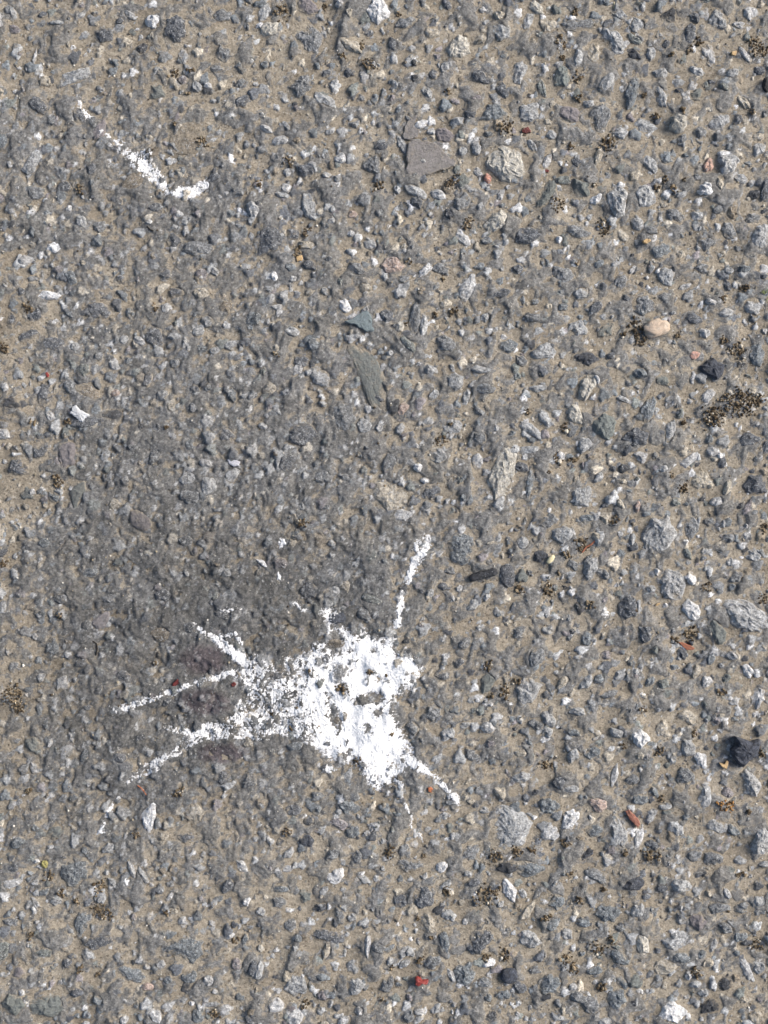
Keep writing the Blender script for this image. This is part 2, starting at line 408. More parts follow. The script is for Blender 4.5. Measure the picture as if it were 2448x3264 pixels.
'J': """970,320,200,105,70,W 1270,290,135,115,-60,c 1050,440,115,80,0,c 480,680,195,185,0,b 230,740,62,42,0,w 240,600,38,34,0,W 70,745,145,60,10,w 240,890,112,42,-60,w
290,800,92,60,30,b 540,1000,230,125,85,b 650,1120,185,90,10,d 1200,1180,265,185,-10,b 1190,990,72,70,0,w 1045,1275,72,70,0,w 830,1330,205,110,-15,b 1230,1350,125,100,0,b
1355,1375,82,70,0,w 1390,1440,44,40,0,w 1245,1520,48,42,0,W 1010,1600,115,80,-60,w 1380,1530,125,42,5,l 140,1450,62,60,0,w 90,1520,165,150,0,n 300,1540,255,160,10,n
1520,1010,62,52,-30,K 1600,860,62,52,60,W 1640,1290,115,72,80,d 1540,1270,92,80,0,m 1590,1110,82,42,75,b 1560,630,115,80,-40,w 860,660,132,50,-70,w 980,760,62,42,-30,w
930,690,122,42,-60,l 730,740,62,60,0,l 440,1270,95,90,0,d 290,1190,135,62,10,n 1450,1190,135,42,25,c 1110,750,64,60,0,l 350,430,112,100,0,n 230,390,82,52,0,b
330,510,44,40,0,w 80,1000,115,80,0,g 800,1630,74,60,0,w 700,520,110,80,30,l 1200,450,130,90,0,d 470,200,90,70,40,b 120,480,110,70,20,b 640,1500,70,60,0,b 1090,1370,70,60,0,b 950,1290,60,50,0,w 1480,760,120,80,50,d 1290,640,90,60,0,l
90,640,80,60,0,d 1450,60,120,90,60,d 1620,80,110,90,0,g 960,1420,90,60,0,p 500,1450,110,80,0,d 120,1320,130,90,20,m""",
'K': """515,700,125,100,20,W 200,650,85,50,20,w 90,470,92,60,-60,w 325,470,105,80,-30,K 630,410,112,90,50,b 170,780,115,60,0,b 310,830,115,90,0,n 540,950,135,90,-70,g
470,1085,235,90,-10,d 460,1180,112,60,75,c 590,1080,52,48,0,w 725,1145,165,52,85,w 260,1390,200,140,75,l 290,1370,125,52,85,W 640,1290,125,90,75,l 640,1410,155,130,-60,l
850,1390,155,110,60,g 870,1240,62,52,40,l 430,1350,105,60,0,b 130,1530,125,90,20,w 260,1610,125,110,60,w 20,1300,122,72,80,l 670,1570,62,58,0,w 1060,1575,72,60,0,w
570,1640,125,72,30,w 1000,630,235,110,-10,g 1205,640,105,80,50,W 1080,830,165,155,0,d 940,860,122,90,80,d 1390,550,155,130,60,g 1630,410,330,290,60,l 1130,1010,145,120,-60,c
1225,1130,165,72,-80,b 1440,1120,215,165,50,d 1350,1330,185,150,-20,b 1265,1340,115,50,-60,l 1150,1260,115,110,0,g 1630,640,125,100,20,k 1640,790,180,92,-70,W 1580,880,62,52,60,l
1370,680,62,52,0,l 1500,1480,64,60,0,b 160,870,115,90,0,g 820,650,44,40,0,l 30,1170,62,52,-60,C 200,1340,95,70,80,c 660,570,74,70,0,g 960,540,130,100,-70,g 500,560,110,80,30,g 160,480,80,60,0,d 540,360,130,70,-10,m 240,270,110,90,0,d
600,250,120,110,0,b 420,900,60,110,-70,d 1090,700,60,50,0,l 340,340,60,80,80,d 700,720,90,50,-30,l 30,930,70,80,40,l 1270,200,110,90,40,g 1220,310,70,60,0,l 1480,270,70,60,0,l 560,1200,90,70,50,l 270,1100,70,60,0,b 790,1150,70,100,70,g 960,1260,80,60,40,l
1000,1190,60,80,70,l 860,1160,90,60,10,b 920,1400,70,50,0,b 1170,1560,110,70,50,l 1480,1380,110,80,0,g 1600,1470,110,80,30,b 990,1600,90,90,0,g 620,960,80,60,30,l 220,1010,110,90,0,g 1250,960,80,110,75,l""",
'L': """90,640,225,112,-10,b 375,330,170,105,60,W 250,420,145,110,0,w 660,60,160,52,75,w 780,80,112,80,30,g 90,190,64,60,0,d 830,200,115,90,0,b 910,150,85,80,0,b
690,410,235,95,-75,l 540,410,145,90,10,b 820,460,145,60,70,w 1060,390,115,90,-50,l 910,510,115,90,0,d 1330,370,165,90,-10,l 1240,200,155,110,75,l 1400,160,105,80,-30,m
1530,90,185,155,-60,L 1610,470,205,130,80,L 480,560,115,50,40,K 560,700,185,90,-20,g 780,745,135,88,20,K 100,930,175,70,60,c 620,930,165,155,0,b 810,920,112,80,60,l
970,780,72,62,0,d 1200,990,125,110,-50,m 120,1110,155,130,-30,L 840,1130,155,90,-65,C 700,1220,145,90,-40,b 680,1155,62,32,0,n 1060,1120,175,120,20,l 1300,1150,112,50,70,l
1480,1095,105,80,0,b 1390,810,92,60,-50,w 1550,700,44,40,0,w 1520,1300,185,62,-65,w 1390,1390,125,110,50,k 1300,1540,165,110,20,k 1030,1580,180,145,30,W 1130,1480,54,50,0,w
680,1490,155,145,0,b 715,1390,155,60,-60,b 540,1310,115,70,0,b 390,1415,64,50,0,w 240,1400,205,130,20,b 510,1530,165,110,-40,g 50,1420,125,80,-65,d 460,1200,62,50,40,b
350,1080,95,90,0,l 1310,590,145,130,0,g 1270,1260,85,70,0,c 950,1180,62,50,0,d 1220,1200,62,50,70,b 990,1280,155,110,0,c 230,240,110,160,70,b 560,230,120,90,-20,p 1180,560,120,90,20,g 1480,600,100,70,0,l 1240,100,80,50,0,l
1120,60,110,130,70,g 900,300,90,130,-60,l 1000,250,100,60,20,l 1430,390,90,120,70,b 290,860,120,100,20,b 260,1010,110,70,40,b 460,1000,70,100,70,b 1090,760,90,140,75,l 1340,900,130,90,0,g 1500,900,130,90,10,g
1600,860,80,70,0,l 1380,1030,80,110,60,g 1100,1220,120,80,0,b 1600,1290,90,80,0,l 1450,1200,60,50,0,b 150,1310,120,80,10,g 430,1480,80,120,70,g 1190,1400,80,60,0,l 60,60,120,90,0,l 300,90,110,80,30,d 380,130,90,60,0,l
940,1380,120,90,60,g 1500,1500,80,60,0,c 1580,1610,110,80,0,c 600,1640,110,50,0,l 70,820,110,70,-60,l 1640,620,60,110,80,l 870,830,60,50,0,d 1240,1450,70,60,0,l""",
}
TINT = {'g': (.182, .19, .200), 'd': (.108, .117, .134), 'k': (.048, .052, .062), 'w': (.50, .50, .505), 'c': (.45, .405, .335), 'n': (.172, .187, .18),
        'm': (.225, .205, .215), 'p': (.43, .33, .285), 'l': (.345, .352, .36), 'b': (.168, .188, .206), 't': (.24, .20, .15), 'q': (.215, .20, .195), 'v': (.135, .122, .126)}
TINT.update({'W': (.66, .66, .67), 'C': (.47, .445, .395), 'K': (.062, .069, .086), 'N': (.190, .212, .207), 'L': (.37, .373, .377), 'P': (.52, .34, .27)})

stones = []
for t, txt in CAT.items():
    for rec in txt.split():
        u, v, L, Wd, a, c = rec.split(',')
        x, y = tp(t, float(u), float(v))
        stones.append(dict(x=x, y=y, L=float(L) / TS, W=float(Wd) / TS, a=float(a), c=c))

# ------------------------------------------------------------------ relief of the worn asphalt
STEP = 0.00064
HX, HY = 0.225, 0.290                   # half size of the finely modelled patch
nx = int(round(2 * HX / STEP)) + 1
ny = int(round(2 * HY / STEP)) + 1
dx = -HX + STEP * np.arange(nx)
dy = -HY + STEP * np.arange(ny)
grow = np.cumsum(STEP * 1.36 ** np.arange(1, 33))
xs = np.concatenate([(-HX - grow)[::-1], dx, HX + grow])
ys = np.concatenate([(-HY - grow)[::-1], dy, HY + grow])
NG = len(grow)
X, Y = np.meshgrid(xs, ys)
PX = X / S + 1224.0
PY = 1632.0 - Y / S
core = np.zeros_like(X); core[NG:-NG, NG:-NG] = 1
edge = np.maximum(np.abs(X) - HX, np.abs(Y) - HY)
fade = 1 - smooth(0.0, 0.03, edge)


def blob(cx, cy, rx, ry=None, PXa=None, PYa=None):
    ry = ry or rx
    a = PX if PXa is None else PXa
    b = PY if PYa is None else PYa
    return np.exp(-(((a - cx) / rx) ** 2 + ((b - cy) / ry) ** 2))


def zone_binder(a, b):
    """binder-rich, closed area on the left and round the splash"""
    z = (1.0 * blob(520, 1700, 620, 900, a, b) + .8 * blob(700, 2250, 620, 420, a, b) + .5 * blob(1150, 1600, 420, 500, a, b)
         + .45 * blob(420, 600, 420, 420, a, b) + .35 * blob(300, 2750, 420, 400, a, b))
    return np.clip(z, 0, 1)


def silt_cover(a, b):
    """share of the surface that lies under silt"""
    z = zone_binder(a, b)
    s = .23 + .09 * smooth(1000, 1700, a) - .17 * z
    s = s + .26 * blob(350, 130, 420, 200, a, b) + .16 * blob(1000, 250, 500, 250, a, b) + .12 * blob(350, 2950, 700, 350, a, b) + .15 * blob(1100, 2900, 500, 350, a, b)
    s = s + .45 * blob(10, 1100, 110, 240, a, b) + .30 * blob(20, 2150, 120, 400, a, b) + .35 * blob(380, 960, 90, 70, a, b) + .8 * blob(10, 1570, 110, 105, a, b)
    return np.clip(s + .20 * fbm(a / 260, b / 260, 91, 3), .02, .97)


def shade_f(a, b):  # soft shadow left of and round the splatter, painted in with blotchy edges
    d_ = 1.0 * blob(640, 2160, 520, 380, a, b) + .8 * blob(900, 1850, 330, 190, a, b) + .55 * blob(420, 1750, 480, 520, a, b) + .4 * blob(120, 2500, 330, 420, a, b)
    return smooth(.12, .85, d_ * (.62 + 1.7 * fbm(a / 100, b / 100, 57, 6, .75)))


Z = zone_binder(PX, PY)
# domain-warped grain relief in mm, slightly elongated along the steep diagonal
wx = PX + 18 * noise(PX / 60, PY / 60, 31)
wy = PY + 18 * noise(PX / 60, PY / 60, 32)
ca, sa = math.cos(math.radians(22)), math.sin(math.radians(22))
rx_ = (wx * ca + wy * sa); ry_ = (-wx * sa + wy * ca) * .8
H = 3.4 * fbm(rx_ / 92, ry_ / 92, 3, 2) * (1 - .35 * Z)
H += 0.95 * (1 - 2 * np.abs(noise(rx_ / 34, ry_ / 34, 5))) * .6
H += 0.42 * noise(wx / 15, wy / 15, 8)
H += 0.24 * noise(PX / 7.5, PY / 7.5, 9)
H -= 3.2 * blob(0, 1570, 125, 110)
# base albedo of binder and fines, with shade painted into it
g0 = 0.150 + .10 * fbm(PX / 55, PY / 55, 41, 4, .7)
shade_map = shade_f(PX, PY)
g0 = g0 * (1 - .30 * shade_map) * (1 - .14 * Z)  # soft shadow painted in; binder zone also darkened for weaker light at left
warm = .5 + .5 * fbm(PX / 160, PY / 160, 43, 2)
T = np.stack([g0 * (.98 + .10 * warm), g0 * (1.0 + .03 * warm), g0 * (1.04 - .10 * warm)], -1)

MV = np.zeros_like(g0)
for mx, my, mrx, mry in ((654, 2237, 105, 52), (705, 2400, 95, 40), (650, 2105, 85, 62)):
    w = smooth(.35, .75, blob(mx, my, mrx, mry) + .28 * fbm(PX / 40, PY / 40, 48, 4, .7))[..., None] * .9
    T = T * (1 - w) + w * (g0[..., None] * np.array([.62, .50, .56]))
    MV = MV + w[..., 0]
i0 = NG


def window(xm, ym, r):
    a = int((xm - r + HX) / STEP) + NG; b = int((xm + r + HX) / STEP) + NG + 2
    c = int((ym - r + HY) / STEP) + NG; d = int((ym + r + HY) / STEP) + NG + 2
    return max(a, NG), min(b, nx + NG), max(c, NG), min(d, ny + NG)


# small aggregate and chips, pressed into the binder: relief + own mineral colour
codes = list('ggggddddllllllbbbbnnmwwwwccckt')
NST = 21000
sx = rng.uniform(-HX + .004, HX - .004, NST); sy = rng.uniform(-HY + .004, HY - .004, NST)
ssz = np.exp(rng.normal(math.log(1.3), .45, NST)).clip(.6, 4.2)            # semi-axis, mm
order = np.argsort(ssz)
for k in order:
    a_ = ssz[k] * MM; b_ = a_ * rng.uniform(.5, .95); th = math.radians(rng.normal(65, 45))
    x0, x1, y0, y1 = window(sx[k], sy[k], a_ * 1.25)
    if x1 - x0 < 2 or y1 - y0 < 2: continue
    xx = X[y0:y1, x0:x1] - sx[k]; yy = Y[y0:y1, x0:x1] - sy[k]
    u = (xx * math.cos(th) + yy * math.sin(th)) / a_; v = (-xx * math.sin(th) + yy * math.cos(th)) / b_
    ang = np.arctan2(v, u); ph = rng.uniform(0, 6.28)
    r = np.sqrt(u * u + v * v) / (1 + .16 * np.cos(3 * ang + ph) + .10 * np.cos(5 * ang + 2 * ph))
    h = ssz[k] * rng.uniform(.4, .95)
    tilt = rng.normal(0, .25, 2)
    base = float(H[(y0 + y1) // 2, (x0 + x1) // 2]) * .4 - .34 * h
    prof = base + h * (np.minimum(1.1 * (1 - r ** 3), .8 + .5 * (tilt[0] * u + tilt[1] * v)))
    sub = H[y0:y1, x0:x1]
    mk = (r < 1) & (prof > sub)
    sub[mk] = prof[mk]
    z = float(Z[(y0 + y1) // 2, (x0 + x1) // 2])
    tc = np.array(TINT[codes[rng.integers(len(codes))]]) * rng.uniform(.65, 1.35)
    st = float(shade_map[(y0 + y1) // 2, (x0 + x1) // 2])
    tc = tc * (1 - .5 * z) + .5 * z * np.array([.156, .156, .156]) * rng.uniform(.5, 1.45)
    tc = tc * (1 - .28 * st)  # same shadow painted into the chip colours
    mv = float(MV[(y0 + y1) // 2, (x0 + x1) // 2])
    tc = tc * (1 - .6 * min(mv, 1)) + .6 * min(mv, 1) * np.array([.085, .068, .075])
    T[y0:y1, x0:x1][mk] = tc



def box_blur(a, n, axis):
    p = np.pad(a, [(n, n) if k == axis else (0, 0) for k in range(2)], mode='edge')
    c_ = np.cumsum(p, axis=axis)
    c_ = np.concatenate([np.zeros_like(np.take(c_, [0], axis)), c_], axis)
    m_ = a.shape[axis]
    return (np.take(c_, np.arange(2 * n + 1, 2 * n + 1 + m_), axis) - np.take(c_, np.arange(0, m_), axis)) / (2 * n + 1)


def blur(a, n):
    for _ in range(2):
        a = box_blur(box_blur(a, n, 0), n, 1)
    return a


def stone_height(s):
    """height over its bedding, mm"""
    w = s['W'] * S / MM
    if s['c'] in 'qv': return .45
    if s['c'] == 't': return .7
    h = .20 * w + .25
    if s['c'] in 'WCKNLP': h = .26 * w + .45
    z = float(zone_binder(np.array([s['x']]), np.array([s['y']]))[0])
    h = min(h, 3.4) if w < 11 else min(h, 2.7)
    if s['L'] > 250: h = .65
    return h * (1 - .35 * z)


# sockets under the larger stones, and the relief the silt has settled on
HF = H.copy(); H00 = H.copy()
for s in stones:
    s['xm'] = gx(s['x']); s['ym'] = gy(s['y'])
    a_, b_ = s['L'] / 2 * S, s['W'] / 2 * S
    th = math.radians(s['a'])
    x0, x1, y0, y1 = window(s['xm'], s['ym'], a_ * 1.2)
    if x1 - x0 < 2 or y1 - y0 < 2: continue
    xx = X[y0:y1, x0:x1] - s['xm']; yy = Y[y0:y1, x0:x1] - s['ym']
    u = (xx * math.cos(th) + yy * math.sin(th)) / a_; v = (-xx * math.sin(th) + yy * math.cos(th)) / b_
    r = np.sqrt(u * u + v * v)
    sub = H[y0:y1, x0:x1]
    s['base'] = float(np.mean(sub[r < 1.1])) + (.22 if s['c'] in 'WCKNLP' else .08) if (r < 1).any() else 0.
    low = np.minimum(sub, s['base'] - .5)
    w = 1 - smooth(.62, .92, r)
    H[y0:y1, x0:x1] = sub * (1 - w) + low * w
    dome = s['base'] + stone_height(s) * .8 * (1 - r ** 3)
    hf = HF[y0:y1, x0:x1]
    hf[r < 1] = dome[r < 1]

H = H * fade + (1 - fade) * -0.1
HB = blur(.42 * HF + .58 * H00, 5)
HB2 = blur(H, 2)
cov = silt_cover(PX, PY)
rel = (HF - .88 * HB)[NG:-NG:7, NG:-NG:7].ravel()
qs = np.linspace(0, 1, 41)
SL = .88 * HB + np.interp(cov, qs, np.quantile(rel, qs)) + .16 * noise(PX / 22, PY / 22, 71) + .06 * noise(PX / 12, PY / 12, 72)
SL0 = SL
SL = SL - 2.5 * smooth(-.015, 0, edge)
FAR = smooth(-.012, .004, edge)
dust = smooth(1.0, -.15, H - SL0) * .56 + .07 + .10 * Z + .22 * fbm(PX / 70, PY / 70, 61, 4, .6)
dust = dust * (1 - FAR) + FAR * (.46 + .10 * fbm(PX / 600, PY / 600, 66, 2))
dust = dust - .10 * shade_map - .35 * np.clip(MV, 0, 1)  # less pale film where the shadow is painted


def bil(G, xm, ym):
    fx = np.clip((np.asarray(xm) + HX) / STEP, 0, nx - 1.001); fy = np.clip((np.asarray(ym) + HY) / STEP, 0, ny - 1.001)
    ix = fx.astype(int); iy = fy.astype(int); fx = fx - ix; fy = fy - iy
    ix = ix + NG; iy = iy + NG
    return MM * (G[iy, ix] * (1 - fx) * (1 - fy) + G[iy, ix + 1] * fx * (1 - fy) + G[iy + 1, ix] * (1 - fx) * fy + G[iy + 1, ix + 1] * fx * fy)


def road_h(xm, ym):
    return bil(H, xm, ym)


def silt_h(xm, ym):
    return bil(SL, np.atleast_1d(xm), np.atleast_1d(ym))


def ground_h(xm, ym):
    return np.maximum(road_h(np.atleast_1d(xm), np.atleast_1d(ym)), silt_h(xm, ym))


def grid_faces(nxx, nyy):
    i = np.arange(nyy - 1)[:, None] * nxx + np.arange(nxx - 1)[None, :]
    i = i.ravel()
    return np.stack([i, i + 1, i + nxx + 1, i + nxx], 1)


NXX, NYY = len(xs), len(ys)
verts = np.stack([X.ravel(), Y.ravel(), (H * MM).ravel()], 1)
me = make_mesh('asphalt', verts, grid_faces(NXX, NYY), ASPHALT, T.reshape(-1, 3), dust.ravel(), True, shade_map.ravel())
at = me.attributes.new('far', 'FLOAT', 'POINT'); at.data.foreach_set('value', FAR.ravel().astype(np.float32))
asphalt = add_obj('asphalt', me, kind='structure')
asphalt['label'] = 'worn grey asphalt with embedded crushed stone'

# silt: one smooth sheet lying in the hollows, the grains stand out of it
ST2 = 0.00105
sxs = np.arange(-HX + .002, HX - .002, ST2); sys_ = np.arange(-HY + .002, HY - .002, ST2)
SX, SY = np.meshgrid(sxs, sys_)
sh = silt_h(SX.ravel(), SY.ravel())
me = make_mesh('silt', np.stack([SX.ravel(), SY.ravel(), sh], 1), grid_faces(len(sxs), len(sys_)), SILT_M, None, None, True, shade_f(SX / S + 1224., 1632. - SY / S).ravel())
silt = add_obj('silt', me, kind='stuff')
silt['label'] = 'tan dried silt filling the hollows between the stones'
silt['category'] = 'silt'


# ------------------------------------------------------------------ embedded stones
def stone_geo(L, Wd, h, ang, r, nseg, rings, flat=False, corners=None, depth=.0016):
    """faceted crushed stone; returns verts (local, m), quads, tris, dust"""
    k = corners or r.integers(5, 9)
    ca_ = (np.arange(k) + r.uniform(-.33, .33, k)) * 2 * np.pi / k + r.uniform(0, 6.28)
    cr = r.uniform(.86, 1.14, k)
    cp = np.stack([cr * np.cos(ca_), cr * np.sin(ca_)], 1)
    th = np.arange(nseg) * 2 * np.pi / nseg
    R = np.full(nseg, 9.)
    for i in range(k):
        p, q = cp[i], cp[(i + 1) % k]
        e = q - p; n = np.array([e[1], -e[0]]); n /= np.linalg.norm(n)
        d0 = n @ p
        den = np.cos(th) * n[0] + np.sin(th) * n[1]
        with np.errstate(divide='ignore', invalid='ignore'):
            t = np.where(den * np.sign(d0) > 1e-3, d0 / den, 9.)
        R = np.minimum(R, np.where(t > 0, t, 9.))
    R = np.minimum(R, 1.25)
    for kk in range(2, 8):
        R = R * (1 + r.normal(0, (.16 if L < .011 else .10) / kk) * np.cos(kk * th + r.uniform(0, 6.28)))
    R = np.clip(R, .68, 1.14) * (1 + r.normal(0, .03, nseg)) * (1.06 if flat else 1.14)
    ts = np.array(rings)
    npl = r.integers(3, 6)
    pd = r.uniform(0, 6.28, npl); ps = r.uniform(.25, 1.2, npl); pc = r.uniform(.65, 1.05, npl)
    V = []; D = []
    c_, s_ = math.cos(math.radians(ang)), math.sin(math.radians(ang))
    lev = r.uniform(.0, .25); o1, o2 = r.uniform(0, 90, 2)
    tt = ts[:, None]
    u = tt * R[None, :] * np.cos(th)[None, :]; v = tt * R[None, :] * np.sin(th)[None, :]
    if flat:
        z = 1.0 - 1.6 * tt ** 5 + .25 * noise(u * L / .0026 + o1, v * Wd / .0026 + o2, 5) * min(L / .02, 1.5) + .12 * noise(u * L / .0013 + o1, v * Wd / .0013 + o2, 6)
    else:
        z = 1.0 - 1.35 * tt ** 2.8 + 0 * u
        for a, s2, c2 in zip(pd, ps, pc):
            z = np.minimum(z, c2 - s2 * (u * math.cos(a) + v * math.sin(a)))
        z = np.maximum(z, .15 - .6 * tt ** 2)
        z = z + (.30 if L < .011 else .14) * noise(u * 1.6 + o1, v * 1.6 + o2, 5) + .22 * noise(u * L / .0042 + o1, v * Wd / .0042 + o2, 6) + .13 * noise(u * L / .0021 + o2, v * Wd / .0021 + o1, 7)
    x = u * L / 2; y = v * Wd / 2
    V = [np.stack([x[k] * c_ - y[k] * s_, x[k] * s_ + y[k] * c_, z[k] * h], 1) for k in range(len(ts))]
    D = [np.zeros(nseg) for k in range(len(ts))]
    # buried flank and underside
    for f, zz in ((1.03, -.35), (.8, -1.0)):
        V.append(np.stack([V[len(ts) - 1][:, 0] * f, V[len(ts) - 1][:, 1] * f, np.full(nseg, np.minimum(V[len(ts) - 1][:, 2].min(), 0) + depth * zz)], 1)); D.append(np.full(nseg, .8))
    # collapse first ring to a single centre
    ctr = np.array([[0, 0, V[0][:, 2].mean()]]); bot = np.array([[0, 0, min(V[len(ts) - 1][:, 2].min(), 0) - depth * 1.15]])
    vv = np.concatenate([ctr] + V[1:] + [bot]); dd = np.concatenate([[D[0].mean()]] + D[1:] + [[.8]])
    nr = len(V) - 1
    j = np.arange(nseg); jn = (j + 1) % nseg
    tris = [np.stack([np.zeros(nseg, int), 1 + j, 1 + jn], 1)]
    quads = []
    for q in range(nr - 1):
        a = 1 + q * nseg; b = a + nseg
        quads.append(np.stack([a + j, b + j, b + jn, a + jn], 1))
    a = 1 + (nr - 1) * nseg
    tris.append(np.stack([a + j, np.full(nseg, len(vv) - 1), a + jn], 1))
    return vv, np.concatenate(quads), np.concatenate(tris), dd


def mat_for(c):
    if c in 'WwCcPp': return M_WHITE
    if c in 'qvmNn': return M_SMOOTH
    if c in 'kK': return M_DARK
    return M_ROUGH


def stone_dust(vv, s, r):
    """silt film by height over the silt around it"""
    x = vv[:, 0] + s['xm']; y = vv[:, 1] + s['ym']
    relz = vv[:, 2] / MM + s['base'] - silt_h(x, y) / MM
    z = float(zone_binder(np.array([s['x']]), np.array([s['y']]))[0])
    lev = .34 if s['L'] > 250 else {'q': .14, 'v': .14, 'C': .06, 'L': .04, 'N': .08}.get(s['c'], .0 if s['c'] in 'WKP' else .06 if s['c'] in 'wclp' else .13)
    return smooth(1.25, -.15, relz) * .70 + lev - .03 + .14 * z * (s['c'] not in 'WCKNLPqv') + r.uniform(-.08, .12)


stones.sort(key=lambda s: -s['L'] * s['W'] * (2.0 if s['c'] in 'WCKNLPqv' else 1))
seen = [s for s in stones if -20 < s['x'] < 2470 and -20 < s['y'] < 3285]
part_stones, rest = seen[:300], seen[300:]


def stone_tint(s, r, n):
    base = np.array(TINT[s['c']])
    a, b = np.array([s['x']]), np.array([s['y']])
    z = float(zone_binder(a, b)[0]); st = float(shade_f(a, b)[0])
    if s['L'] < 60 and s['c'] in 'wc': base = base * .9
    if s['c'] not in 'WCKNPqv':
        base = base * (1 - .35 * z) + .35 * z * np.array([.16, .155, .15])
        base = base * (1 - .28 * st)  # shadow painted into the stone colour
    base = base * r.uniform(.9, 1.1)
    return np.clip(base[None, :] * (1 + r.normal(0, .10, (n, 1))), .01, .9)


def stone_shade(s, n):  # amount of painted shadow where the stone lies
    return np.full(n, float(shade_f(np.array([s['x']]), np.array([s['y']]))[0]))


for i, s in enumerate(part_stones):
    r = np.random.default_rng(1000 + i)
    L, Wd = s['L'] * S, s['W'] * S
    big = max(L, Wd) > .012
    nseg = 32 if big else 20
    rings = (0, .14, .28, .41, .53, .64, .74, .83, .91, 1) if big else (0, .24, .46, .64, .79, .9, 1)
    vv, q, t, dd = stone_geo(L, Wd, stone_height(s) * MM, s['a'], r, nseg, rings, s['c'] in 'qv' or s['L'] > 250)
    dd = stone_dust(vv, s, r)
    me = make_mesh('stone', vv, [q, t], mat_for(s['c']), stone_tint(s, r, len(vv)), dd, False, stone_shade(s, len(vv)))
    add_obj('stone', me, asphalt, loc=(s['xm'], s['ym'], s['base'] * MM))

# every smaller stone: one joined part
AV, AQ, AT, AD, AC, AP = [], [], [], [], [], []
off = 0
extra = []
occ = np.array([(s['x'], s['y'], max(s['L'], s['W']) * .55) for s in seen])
while len(extra) < 2600:
    x, y = rng.uniform(-240, 2690), rng.uniform(-240, 3500)
    sz = float(np.exp(rng.normal(math.log(22), .42)))
    if sz > 62 and 0 < x < 2448 and 0 < y < 3264: continue
    if (np.hypot(occ[:, 0] - x, occ[:, 1] - y) < occ[:, 2] + sz * .4).any(): continue
    if 300 < x < 1500 and 1950 < y < 2560 and rng.random() < .75: continue
    zb = float(zone_binder(np.array([x]), np.array([y]))[0])
    if rng.random() < .45 * zb: continue
    if not (0 < x < 2448 and 0 < y < 3264): sz *= 1.5
    extra.append(dict(x=x, y=y, L=sz, W=sz * rng.uniform(.5, .9), a=rng.normal(60, 50), c=str(rng.choice(list('gggddllllllbbbbnnwwwwcccckmmt'))), xm=gx(x), ym=gy(y)))
r2 = np.random.default_rng(55)
for _ in range(2600):            # strewn on past the frame
    x, y = r2.uniform(-1100, 3550), r2.uniform(-1100, 4370)
    if -200 < x < 2650 and -200 < y < 3460: continue
    sz = float(np.exp(r2.normal(math.log(42), .38)))
    xm, ym = gx(x), gy(y)
    b_ = -.12 if abs(xm) > HX - .002 or abs(ym) > HY - .002 else max(float(road_h(xm, ym)), float(silt_h(xm, ym)[0])) / MM - .3
    extra.append(dict(x=x, y=y, L=sz, W=sz * r2.uniform(.55, .9), a=r2.normal(60, 50), c=str(r2.choice(list('gggddllllbbbnwwcckm'))), xm=xm, ym=ym, base=b_))
for s in rest + extra:
    r = np.random.default_rng(int(s['x'] * 31 + s['y'] * 7) & 0xffff)
    if 'base' not in s:
        s['sil'] = float(silt_h(s['xm'], s['ym'])[0]) / MM
        s['base'] = max(float(road_h(s['xm'], s['ym'])) / MM, s['sil']) - .25
    vv, q, t, dd = stone_geo(s['L'] * S, s['W'] * S, stone_height(s) * 1.1 * MM + .0002, s['a'], r, 11, (0, .4, .7, .9, 1))
    dd = stone_dust(vv, s, r)
    vv = vv + np.array([s['xm'], s['ym'], s['base'] * MM])
    AV.append(vv); AQ.append(q + off); AT.append(t + off); AD.append(dd); AP.append(stone_shade(s, len(vv))); AC.append(stone_tint(s, r, len(vv))); off += len(vv)
me = make_mesh('small_stones', np.concatenate(AV), [np.concatenate(AQ), np.concatenate(AT)], M_ROUGH, np.concatenate(AC), np.concatenate(AD), False, np.concatenate(AP))
o = add_obj('small_stones', me, asphalt, kind='stuff')

# two stones with outlines of their own: the blue-grey arrowhead and the long greenish slab are traced


